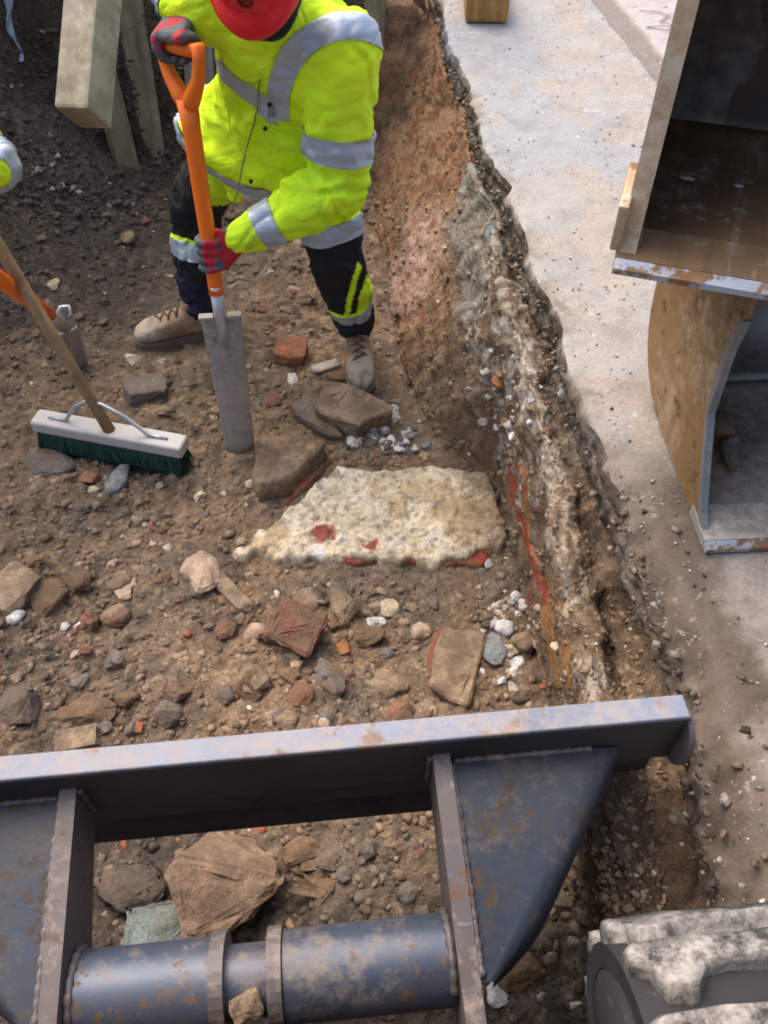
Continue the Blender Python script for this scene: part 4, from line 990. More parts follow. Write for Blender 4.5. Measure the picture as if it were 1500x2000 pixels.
LM = [(470, 760, 'the spade blade tip'), (215, 840, 'the broom head'), (330, 640, 'the left pointing boot'), (695, 690, 'the boot pointing at the camera'), (398, 1128, 'the pale pinkish beige stone'), (452, 1142, 'the long diagonal brown slab'),
      (575, 1236, 'the red brown brick chunk'), (670, 1186, 'the brown upright stone'), (890, 1300, 'the flat red edged tile'), (985, 1228, 'the roundest white lump'), (700, 790, 'the biggest brown slab'), (570, 694, 'the red and yellow brick'),
      (286, 765, 'the grey block'), (102, 912, 'the dark rock by the broom'), (230, 944, 'the bluish grey stone'), (560, 910, 'the footing stone'), (100, 1172, 'the brown rock at the left edge'), (165, 1392, 'the broad soil crusted rock'),
      (40, 1392, 'the purplish grey rock'), (270, 1422, 'the small red brick cube'), (510, 1330, 'the mortar crusted stone'), (760, 1340, 'the pale crusted stone'), (480, 1750, 'the big jagged rock'), (322, 1830, 'the teal grey block'),
      (615, 1720, 'the soil caked rock'), (880, 1290, 'the flat tile fragment'), (249, 467, 'the round beige stone'), (104, 557, 'the yellowish crumb'), (740, 1000, 'the cream remnant'), (985, 745, 'the rounded orange brick'), (1088, 1263, 'the cream sherd'),
      (735, 820, 'the orange brick piece'), (1080, 1750, 'the grey stone under the gusset'), (972, 1942, 'the white plaster flake'), (1010, 1812, 'the pale chip'), (240, 300, 'the leaning planks'), (30, 330, 'the second worker sleeve')]
USED = set()
def where(label, word, px, py, size, cat):
    sz = 'tiny' if size < 14 else 'small' if size < 24 else 'fist sized'; out = []
    for x, y, nm in sorted(LM, key=lambda q: math.hypot(q[0]-px, q[1]-py))[:4]:
        dx, dy = px - x, py - y
        sides = [('right of' if dx > 0 else 'left of'), ('in front of' if dy > 0 else 'behind')]
        if abs(dy) > abs(dx): sides.reverse()
        far = 'just ' if math.hypot(dx, dy) < 70 else ''
        out += [f"{sz} {word} {cat} {far}{sides[0]} {nm}", f"{sz} {word} {cat} {sides[0]} and {sides[1]} {nm}"]
    for o_ in out:
        if o_ not in USED and len(o_.split()) <= 16: USED.add(o_); return o_
    return out[0]
def box_region(x0, y0, x1, y1): return lambda rs: (rs.uniform(x0, x1), rs.uniform(y0, y1))
def gauss_region(cx, cy, sx_, sy_): return lambda rs: (rs.gauss(cx, sx_), rs.gauss(cy, sy_))
scatter(62, gauss_region(752, 848, 34, 22), ['white', 'pale', 'white', 'blue', 'grey'], 12, 30, '{} rubble lump heaped by the brown slabs near the right boot', 'lime lump', 'rubble lumps by the brown slabs', 1, 'lime_lump')
scatter(44, gauss_region(985, 785, 30, 42), ['white', 'pale', 'white', 'tan'], 10, 26, '{} lime lump on the slope above the right end of the cream remnant', 'lime lump', 'lime lumps on the trench slope', 2, 'lime_lump')
scatter(44, gauss_region(990, 1235, 28, 62), ['white', 'pale', 'white', 'cream'], 10, 28, '{} lime lump at the foot of the trench wall below the remnant', 'lime lump', 'lime lumps at the foot of the wall', 3, 'lime_lump')
scatter(130, box_region(0, 1110, 980, 1450), ['tan', 'brown', 'brown', 'redbrown', 'tan', 'grey', 'brown', 'beige'], 14, 62, 'small {} stone loose in the soil between the remnant and the blade', 'stone', 'small stones between the remnant and the blade', 4)
scatter(50, box_region(0, 900, 480, 1120), ['tan', 'brown', 'pale', 'beige', 'grey'], 9, 22, 'small {} stone loose in the soil left of the cream remnant', 'stone', 'small stones left of the remnant', 5)
scatter(60, box_region(60, 420, 800, 860), ['tan', 'brown', 'grey', 'pale', 'redbrown'], 9, 28, 'small {} stone loose in the soil round the boots and tools', 'stone', 'small stones round the boots and tools', 6)
scatter(40, box_region(0, 280, 340, 460), ['grey', 'dark', 'purple', 'pale'], 9, 24, 'small {} stone on the dark spoil bank at upper left', 'stone', 'small stones on the spoil bank', 7)
scatter(40, box_region(160, 1600, 840, 1850), ['brown', 'tan', 'grey', 'dark'], 14, 46, 'small {} stone in the soil seen through the blade frame', 'stone', 'stones seen through the blade frame', 8)
scatter(40, box_region(930, 1600, 1250, 1990), ['dark', 'grey', 'brown', 'dark', 'pale'], 14, 44, 'small {} stone in the hole between the blade arm and the track', 'stone', 'stones in the hole right of the blade arm', 9)

# crumbs: uncountable soil lumps and grit over the ground (stuff)
def crumbs(n, px0, py0, px1, py1, name, label, lo, hi, seed, palette, tint=None):
    rg = np.random.default_rng(seed); cen = []; siz = []
    while len(cen) < n:
        px, py = rg.uniform(px0, px1), rg.uniform(py0, py1)
        h = hit(px, py)
        if h.z > .635 or h.y > 4.2: 
            n -= 1; continue
        d = h.y * CT + (CAMH - h.z) * ST
        cen.append((h.x, h.y, h.z)); siz.append((lo + (hi - lo) * rg.random() ** 3) * d / FPX)
    cen = np.array(cen); siz = np.array(siz); n = len(cen)
    t = (1 + 5 ** .5) / 2
    ico = np.array([(-1,t,0),(1,t,0),(-1,-t,0),(1,-t,0),(0,-1,t),(0,1,t),(0,-1,-t),(0,1,-t),(t,0,-1),(t,0,1),(-t,0,-1),(-t,0,1)]) / 1.9 * .5
    fc_ = np.array([(0,11,5),(0,5,1),(0,1,7),(0,7,10),(0,10,11),(1,5,9),(5,11,4),(11,10,2),(10,7,6),(7,1,8),(3,9,4),(3,4,2),(3,2,6),(3,6,8),(3,8,9),(4,9,5),(2,4,11),(6,2,10),(8,6,7),(9,8,1)])
    V = ico[None] * (1 + .6 * rg.uniform(-1, 1, (n, 12, 1))) * siz[:, None, None] * np.stack([rg.uniform(.8, 1.4, n), rg.uniform(.8, 1.3, n), rg.uniform(.4, .8, n)], 1)[:, None]
    a = rg.uniform(0, 6.28, n); ca, sa = np.cos(a)[:, None], np.sin(a)[:, None]
    V = np.stack([V[:, :, 0]*ca - V[:, :, 1]*sa, V[:, :, 0]*sa + V[:, :, 1]*ca, V[:, :, 2]], 2)
    V = V + cen[:, None] - np.array([0, 0, 1.0]) * (siz * .12)[:, None, None]; F = (fc_[None] + (np.arange(n) * 12)[:, None, None]).reshape(-1, 3)
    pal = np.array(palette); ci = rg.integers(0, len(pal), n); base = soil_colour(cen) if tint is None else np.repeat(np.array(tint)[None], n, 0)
    k = rg.random(n)[:, None]; c = np.where(k < .94, base * rg.uniform(.85, 1.2, (n, 1)), pal[ci])
    o = obj(name, mesh_np(name, V.reshape(-1, 3), F, M_crumb, np.repeat(c, 12, 0), smooth=False)); tag(o, label, kind='stuff'); return o
PALC = [(.50, .42, .33), (.055, .045, .038), (.30, .22, .15), (.33, .11, .06), (.60, .57, .53), (.22, .15, .09), (.40, .28, .17)]
crumbs(9000, -30, 330, 1150, 1450, 'soil_crumbs', 'loose crumbs of soil and grit over the trench floor', 2, 11, 11, PALC)
crumbs(2600, -30, 860, 1010, 1450, 'rubble_crumbs', 'coarser crumbs of soil and mortar in front of the remnant', 3, 22, 12, PALC)
crumbs(2200, 100, 1560, 1280, 1990, 'frame_crumbs', 'clods of earth below the blade', 5, 30, 13, PALC)
crumbs(2600, 0, 0, 420, 420, 'bank_crumbs', 'dark crumbs on the spoil bank', 4, 16, 14, [(.10, .085, .075), (.05, .045, .04), (.30, .27, .24)])
crumbs(1600, 930, 1150, 1300, 1820, 'pit_crumbs', 'earth crumbs on the slope below the slab edge by the blade', 3, 18, 16, PALC)
crumbs(1500, 780, 40, 1290, 1360, 'wall_crumbs', 'earth and mortar crumbs clinging to the trench wall', 2, 8, 15, PALC)
crumbs(3200, -30, 380, 790, 1450, 'soil_clods', 'clods of brown soil lying over the trench floor', 6, 22, 21, [(.16, .115, .08)])
# broken concrete and earth crumbs along the slab edge
rg = np.random.default_rng(77); n = 1100
ys = rg.uniform(.2, 3.9, n); off = -np.abs(rg.normal(0, .016, n)) + .003; exx = edge_x(ys); wide = sstep(1.35, .9, ys); off = off + wide * rg.uniform(-.01, .13, n) * (rg.random(n) < .6)
xs = exx + off; sz = (.002 + .011 * rg.random(n) ** 3)
zs = np.where(off > 0.003, SLAB + .001 - .05 * wide * np.exp(-(off / .045) ** 2), np.minimum(np.maximum(SLAB - .03 + off * 3.2, .50), SLAB - .01))
keep = (off > -.045); xs, ys, zs, sz = xs[keep], ys[keep], zs[keep], sz[keep]; n = len(xs)
cube = np.array([(x, y, z) for x in (-1, 1) for y in (-1, 1) for z in (-1, 1)]) * .5
cf = np.array([(0,1,3),(0,3,2),(4,6,7),(4,7,5),(0,4,5),(0,5,1),(2,3,7),(2,7,6),(0,2,6),(0,6,4),(1,5,7),(1,7,3)])
V = cube[None] * (1 + .55 * rg.uniform(-1, 1, (n, 8, 3))) * sz[:, None, None] * np.stack([rg.uniform(.7, 1.4, n), rg.uniform(.7, 1.4, n), rg.uniform(.4, .8, n)], 1)[:, None]
a = rg.uniform(0, 6.28, n); ca, sa = np.cos(a)[:, None], np.sin(a)[:, None]; V = np.stack([V[:, :, 0]*ca - V[:, :, 1]*sa, V[:, :, 0]*sa + V[:, :, 1]*ca, V[:, :, 2]], 2) + np.stack([xs, ys, zs], 1)[:, None]
pc_ = np.array([(.22, .19, .16), (.16, .115, .08), (.13, .095, .07), (.20, .15, .11), (.07, .055, .045), (.28, .25, .21), (.15, .11, .08)])[rg.integers(0, 7, n)]
tag(obj('edge_rubble', mesh_np('edge_rubble', V.reshape(-1, 3), (cf[None] + (np.arange(n)*8)[:, None, None]).reshape(-1, 3), M_crumb, np.repeat(pc_, 8, 0), smooth=False)), 'crumbs of broken concrete and earth along the edge of the slab', kind='stuff')
# grit on the slab
rg = np.random.default_rng(5); n = 2000
ys = rg.uniform(.3, 4.3, n); xs = edge_x(ys) + .02 + rg.random(n) ** 1.5 * 1.0
t4 = np.array([(1,1,1),(-1,-1,1),(-1,1,-1),(1,-1,-1)]) * .5
sz = .002 + .006 * rg.random(n) ** 4
V = t4[None] * sz[:, None, None] * (1 + .5 * rg.uniform(-1, 1, (n, 4, 3))); V[:, :, 2] *= .5
zc = SLAB + .0015 - .03 * (sstep(1.3, 1.0, ys) * np.exp(-((xs - edge_x(ys)) / .05) ** 2))
V += np.stack([xs, ys, zc], 1)[:, None]
F = (np.array([(0,1,2),(0,3,1),(0,2,3),(1,3,2)])[None] + (np.arange(n)*4)[:, None, None]).reshape(-1, 3)
pc_ = np.array([(.72, .70, .68), (.62, .60, .57), (.18, .16, .14), (.66, .64, .62), (.55, .50, .44)])[rg.integers(0, 5, n)]
tag(obj('slab_grit', mesh_np('slab_grit', V.reshape(-1, 3), F, M_crumb, np.repeat(pc_, 4, 0), smooth=False)), 'pale and dark grit scattered on the concrete slab', kind='stuff')

# ------------------------------------------------------------------ shoring timbers
def timber(name, a, b, w, t, mat, label, cat='timber', roll=0, bevel=.006, wob=.0):
    """board from a to b (end centres), width w, thickness t"""
    a, b = Vector(a), Vector(b); L_ = (b - a).length
    axis = 2
    bm = box_bm(-w/2, w/2, -t/2, t/2, 0, L_)
    me = bm_mesh(bm, name, mat, bevel=bevel)
    o = obj(name, me); q = (b - a).to_track_quat('Z', 'Y'); o.rotation_mode = 'QUATERNION'
    from mathutils import Quaternion
    o.rotation_quaternion = q @ Quaternion((0, 0, 1), R(roll)); o.location = a; return tag(o, label, cat)
# ------------------------------------------------------------------ people
def V3(p): return np.array(tuple(p), dtype=float)
class Blob:
    """union of tapered capsules and lofts, fused by a voxel remesh into one surface"""
    def __init__(s): s.caps = []; s.V = []; s.F = []; s.n = 0
    def add(s, V, F):
        s.V.append(np.asarray(V)); s.F += [tuple(int(i) + s.n for i in f) for f in F]; s.n += len(V)
    def cap(s, a, b, ra, rb, t=None, flat=None):
        a, b = V3(a), V3(b); s.caps.append((a, b, ra, rb, t)); ax = b - a; L_ = np.linalg.norm(ax) + 1e-9; ax = ax / L_
        u = np.cross(ax, [0, 0, 1] if abs(ax[2]) < .9 else [1, 0, 0]); u /= np.linalg.norm(u); v = np.cross(ax, u)
        fl = 1.0
        if flat is not None:
            f = V3(flat[0]); f = f - ax * f.dot(ax); f /= np.linalg.norm(f); u = f; v = np.cross(ax, u); fl = flat[1]
        rings = []
        for k in range(5): th = math.pi/2 * k / 5; rings.append((-math.cos(th) * ra, math.sin(th) * ra, a))
        rings += [(0, ra, a), (0, rb, b)]
        for k in range(1, 5): th = math.pi/2 * k / 5; rings.append((math.sin(th) * rb, math.cos(th) * rb, b))
        n = 18; V = []
        for off, r, c in rings:
            r = max(r, 1e-4)
            for j in range(n):
                q = 2*math.pi*j/n; V.append(c + ax*off + (u*math.cos(q)*fl + v*math.sin(q)) * r)
        V.append(b + ax * rb); m = len(rings)
        F = [(i*n+j, i*n+(j+1) % n, (i+1)*n+(j+1) % n, (i+1)*n+j) for i in range(m-1) for j in range(n)]
        F += [((m-1)*n+j, (m-1)*n+(j+1) % n, len(V)-1) for j in range(n)] + [tuple(range(n))[::-1]]
        s.add(V, F)
    def loft(s, rings, t=None, n=32, p=2.3):
        """rings: (centre, half-width vector, half-depth vector)"""
        V = []
        for c, a, b in rings:
            c, a, b = V3(c), V3(a), V3(b)
            for j in range(n):
                q = 2*math.pi*j/n; cc, ss = math.cos(q), math.sin(q)
                V.append(c + a*math.copysign(abs(cc)**(2/p), cc) + b*math.copysign(abs(ss)**(2/p), ss))
        m = len(rings)
        F = [(i*n+j, i*n+(j+1) % n, (i+1)*n+(j+1) % n, (i+1)*n+j) for i in range(m-1) for j in range(n)]
        F += [tuple(range(n))[::-1], tuple((m-1)*n + j for j in range(n))]
        s.add(V, F)
        for i in range(m-1):
            r = min(np.linalg.norm(V3(rings[i][1])), np.linalg.norm(V3(rings[i][2])))
            r2 = min(np.linalg.norm(V3(rings[i+1][1])), np.linalg.norm(V3(rings[i+1][2])))
            s.caps.append((V3(rings[i][0]), V3(rings[i+1][0]), r, r2, t))
    def build(s, voxel, smooth=3):
        me = bpy.data.meshes.new('b'); me.from_pydata([tuple(v) for v in np.concatenate(s.V)], [], s.F); me.update()
        bm = bmesh.new(); bm.from_mesh(me); bmesh.ops.recalc_face_normals(bm, faces=bm.faces[:]); bm.to_mesh(me); bm.free()
        o = bpy.data.objects.new('b', me); scene.collection.objects.link(o)
        md = o.modifiers.new('r', 'REMESH'); md.mode = 'VOXEL'; md.voxel_size = voxel; md.adaptivity = 0
        dg = bpy.context.evaluated_depsgraph_get(); dg.update()
        m2 = bpy.data.meshes.new_from_object(o.evaluated_get(dg)); bpy.data.objects.remove(o); bpy.data.meshes.remove(me)
        v = get_v(m2); e = np.empty(len(m2.edges)*2, dtype=np.int32); m2.edges.foreach_get('vertices', e); e = e.reshape(-1, 2)
        deg = np.zeros(len(v)); np.add.at(deg, e[:, 0], 1); np.add.at(deg, e[:, 1], 1); deg = np.maximum(deg, 1)
        for _ in range(smooth):
            a = np.zeros_like(v); np.add.at(a, e[:, 0], v[e[:, 1]]); np.add.at(a, e[:, 1], v[e[:, 0]]); v = v*.4 + .6 * a / deg[:, None]
        set_v(m2, v); return m2
    def nearest(s, v):
        """for every vertex: index of nearest primitive, distance along it (m) and length"""
        best = np.full(len(v), 1e9); idx = np.zeros(len(v), int); axd = np.zeros(len(v))
        for i, (a, b, ra, rb, t) in enumerate(s.caps):
            ab = b - a; L_ = np.linalg.norm(ab) + 1e-9; tt = ((v - a) @ ab) / L_**2; tc = np.clip(tt, 0, 1)
            d = np.linalg.norm(v - a - tc[:, None]*ab, axis=1) - (ra + (rb-ra)*tc)
            m = d < best; best[m] = d[m]; idx[m] = i; axd[m] = tt[m] * L_
        return idx, axd
    def tags(s): return np.array([c[4] or '' for c in s.caps])
def wrinkle(me, axisfun, amp=.006, seed=0, scale=1.0):
    """cloth folds: ridged noise, stretched round the limb"""
    v = get_v(me); n = get_n(me); q = v * np.array([[1, 1, 1]]) * scale
    r1 = 1 - np.abs(fbm(q + .05 * fbm(q, 5, 2, seed+5)[:, None], 6.5, 2, seed)) * 2.2
    r2 = 1 - np.abs(fbm(q * np.array([[1, 1, 1.8]]) + .04 * fbm(q, 7, 2, seed+6)[:, None], 13, 2, seed+1)) * 2.2
    cr = np.exp(-(fbm(q * np.array([[1, 1, .6]]) + .07 * fbm(q, 4, 2, seed+7)[:, None], 5.5, 2, seed+3) / .055) ** 2) + .6 * np.exp(-(fbm(q * np.array([[.7, 1, 1.3]]) + .05 * fbm(q, 6, 2, seed+8)[:, None], 10, 2, seed+4) / .06) ** 2)
    set_v(me, v + n * (amp * r1 + amp * .35 * r2 - amp * .6 - amp * .55 * cr)[:, None])
def elbow_folds(me, B, J):
    """creases bunching at the crook of each elbow and along the sleeve"""
    v = get_v(me); n = get_n(me); idx, _ = B.nearest(v); tg = B.tags()[idx]; d = np.zeros(len(v))
    for s, k in (('L', 0), ('R', 4)):
        sh, el, wr = V3(J['s'+s]), V3(J['e'+s]), V3(J['w'+s]); arm = np.isin(tg, ['ua'+s, 'fa'+s, 'fa2'+s])
        for a, b in ((sh, el), (el, wr)):
            ax = (b - a) / np.linalg.norm(b - a); t = (v - el) @ ax
            mine = arm & (((v - el) @ (b - a) > 0) if b is wr else ((v - el) @ (b - a) <= 0))
            w = np.exp(-(np.abs(t) / .11) ** 1.5); ph = t * 150 + 5 * fbm(v, 9, 2, 70+k)
            d += np.where(mine, .0065 * w * (np.abs(np.sin(ph * .5)) * 2 - 1.2), 0)
    set_v(me, v + n * d[:, None])
def band_mesh(name, me, b, axv, mat, off=.0035):
    """reflective tape: faces where b<0, cut cleanly at b=0 and lifted off the cloth. axv = unit axis per vertex times sign"""
    F = [tuple(p.vertices) for p in me.polygons]; v = get_v(me); n = get_n(me)
    keep = [f for f in F if any(b[i] < 0 for i in f) and all(b[i] < .035 for i in f)]
    if not keep: return None
    used = sorted({i for f in keep for i in f}); mp = {i: k for k, i in enumerate(used)}
    vv = v[used] - axv[used] * np.maximum(b[used], 0)[:, None] + n[used] * off
    q = [tuple(mp[i] for i in f) for f in keep if len(f) == 4]
    return mesh_np(name, vv, [np.array(q)], mat)
def pieces(name, me):
    """split a mesh into its connected pieces, small scraps dropped"""
    F = [tuple(p.vertices) for p in me.polygons]; par = list(range(len(me.vertices)))
    def find(a):
        while par[a] != a: par[a] = par[par[a]]; a = par[a]
        return a
    for f in F:
        for i in f[1:]: par[find(i)] = find(f[0])
    grp = {}
    for f in F: grp.setdefault(find(f[0]), []).append(f)
    v = get_v(me); out = []
    for fs in grp.values():
        if len(fs) < 40: continue
        used = sorted({i for f in fs for i in f}); mp = {i: k for k, i in enumerate(used)}
        out.append(mesh_np(name, v[used], np.array([[mp[i] for i in f] for f in fs]), me.materials[0]))
    return out
YEL = np.array([.72, 1.0, .025]); YEL2 = np.array([.64, 1.0, .025]); BLK = np.array([.016, .016, .020]); NAVY = np.array([.020, .024, .045])

def grip_hand(name, c, s_dir, q_dir, wrist, r, parent, thumb=1, flip=1, grey=1):
    """gloved hand closed round a bar: c on the bar axis, s_dir along the bar, q_dir from the bar to the back of the hand"""
    s_ = V3(Vector(s_dir).normalized()); q = V3(q_dir); q -= s_ * q.dot(s_); q /= np.linalg.norm(q); f = np.cross(s_, q) * flip
    c, w = V3(c), V3(wrist); Bk = Blob(); Rr = r + .0115; Kn = []
    for i in range(4):
        off = (i - 1.5) * .0225; ln = (.92, 1.0, .96, .8)[i]; pts = []
        for k in range(6):
            th = R(-28 + (240 * ln) * k / 5); rr = Rr + (.006 if k == 0 else 0)
            pts.append(c + s_*(off + .003*(i-1.5)*k*.2) + rr*(math.cos(th)*q + math.sin(th)*f))
        Kn.append(pts[0])
        for k in range(5): Bk.cap(pts[k], pts[k+1], .0118 - .0006*k, .0115 - .0006*k, 'finger' if k > grey else 'back')
    for i in range(4):
        Bk.cap(Kn[i], w + s_ * (i-1.5)*.011 - q*.002, .0145, .018, 'back')
        if i < 3: Bk.cap((Kn[i]+Kn[i+1])/2, w + s_*(i-1)*.011, .014, .018, 'back')
    tb = w*.55 + Kn[0]*.45 + s_*(-.020*thumb); pts = [tb]
    for k in range(4):
        th = R(-40 - 42*k); pts.append(c + s_*(-.048*thumb + .004*k*thumb) + (Rr+.002)*(math.cos(th)*q + math.sin(th)*f))
    for k in range(4): Bk.cap(pts[k], pts[k+1], .0150 - .001*k, .0142 - .001*k, 'finger' if k > 1 else 'back')
    me = Bk.build(.0034, 2); v = get_v(me); idx, _ = Bk.nearest(v); tg = Bk.tags()[idx]
    col = np.where((tg == 'finger')[:, None], np.array([.085, .10, .115]), np.array([.42, .022, .035]))
    nn = fbm(v, 45, 3, 3); col = np.where(((tg == 'back') & (nn > (.22 if grey else -.02)))[:, None], np.array([.10, .10, .11]), col)
    set_col(me, col); me.materials.append(M_glove); me.polygons.foreach_set('use_smooth', np.ones(len(me.polygons), bool))
    g_ = obj('glove', me, parent)
    V, F = tube_np([w + (w - c) * .0, w + (w-c)/np.linalg.norm(w-c)*.05], [.034, .036], 18); obj('cuff', mesh_np('cuff', V, F, M_black), g_)
    return g_

M_lace = plain('brown_lace', (.13, .085, .05), .9)
def boot(ankle, toe, parent, up=(0, 0, 1)):
    a, t = V3(ankle), V3(toe); d = t - a; d[2] = 0; d /= np.linalg.norm(d); lat = np.cross([0, 0, 1], d); z0 = min(a[2]-.10, t[2])
    gz0 = toe[2]; B = Blob(); heel = a - d*.055; heel[2] = gz0
    L_ = .305
    def ring(u, hw, hh, lift=0): 
        c = heel + d*(u*L_); return (c + np.array([0, 0, hh + lift + .018]), lat*hw, np.array([0, 0, hh]))
    B.loft([ring(.0, .020, .030), ring(.03, .034, .042), ring(.16, .040, .052), ring(.36, .041, .056), ring(.55, .047, .047), ring(.72, .051, .040), ring(.87, .046, .034), ring(.96, .030, .026), ring(1.0, .012, .018)], 'foot', 24, 2.6)
    top = a + np.array([0, 0, .075]) - d*.01
    B.loft([(heel + d*.085 + [0, 0, .06], lat*.040, d*.062), (heel + d*.070 + [0, 0, .11], lat*.043, d*.056), (top*.5 + (heel + d*.070 + [0, 0, .15])*.5, lat*.047, d*.056), (top, lat*.050, d*.056)], 'shaft', 24, 2.3)
    me = B.build(.006, 3); v = get_v(me); nn = get_n(me)
    set_v(me, v + nn * (.0022 * fbm(v, 30, 3, 4) + .002 * fbm(v, 70, 2, 5))[:, None]); n1 = fbm(v, 18, 4, 6)
    u = ((v - heel) @ d) / L_; v2 = get_v(me); set_v(me, v2 - nn * (.003 * np.exp(-((u - .70) / .012) ** 2) + .0025 * np.exp(-((u - .30) / .010) ** 2) + .002 * np.abs(np.sin(u * 60)) * sstep(.62, .50, u) * sstep(.30, .38, u))[:, None]); c = np.repeat(np.array([.36, .255, .165])[None], len(v), 0)
    c = mix(c, np.repeat(np.array([.44, .375, .30])[None], len(v), 0), sstep(.55, .75, u) * .8)
    c = mix(c, np.repeat(np.array([.20, .15, .105])[None], len(v), 0), sstep(.0, .4, n1) * .6)
    set_col(me, c); me.materials.append(M_boot); me.polygons.foreach_set('use_smooth', np.ones(len(me.polygons), bool))
    o = obj('boot', me, parent)
    # sole: outline of the foot
    pl = []; hw = [(0, .024), (.03, .036), (.16, .043), (.36, .043), (.55, .049), (.72, .054), (.87, .050), (.96, .036), (1.015, .012)]
    for u_, w_ in hw: pl.append(heel + d*(u_*L_) + lat*w_)
    for u_, w_ in hw[::-1]: pl.append(heel + d*(u_*L_) - lat*w_)
    bm = bmesh.new(); T = [bm.verts.new((p[0], p[1], gz0 + .026)) for p in pl]; Bt = [bm.verts.new((p[0], p[1], gz0 - .006)) for p in pl]
    bm.faces.new(T); bm.faces.new(Bt[::-1]); n = len(T)
    for i in range(n): bm.faces.new((T[i], Bt[i], Bt[(i+1) % n], T[(i+1) % n]))
    obj('sole', bm_mesh(bm, 'sole', plain('boot_sole', (.14, .12, .10), .85) if 'boot_sole' not in bpy.data.materials else bpy.data.materials['boot_sole'], bevel=.003), o)
    vv = get_v(me); uu = ((vv - heel) @ d) / L_; ll = np.abs((vv - heel) @ lat)
    for k in range(6):
        u_ = .44 + .048*k; m_ = (np.abs(uu - u_) < .03) & (ll < .012)
        if not m_.any(): continue
        zt_ = vv[m_][:, 2].max(); cc = heel + d*(u_*L_); cc[2] = zt_; w_ = .026; sl = .010 if k % 2 else -.010
        V, F = tube_np([cc - lat*w_ + d*sl - [0, 0, .013], cc - lat*w_*.5 + d*sl*.5 + [0, 0, .001], cc + lat*w_*.5 - d*sl*.5 + [0, 0, .001], cc + lat*w_ - d*sl - [0, 0, .013]], .0036, 6); obj('lace', mesh_np('lace', V, F, M_lace), o)
    return o

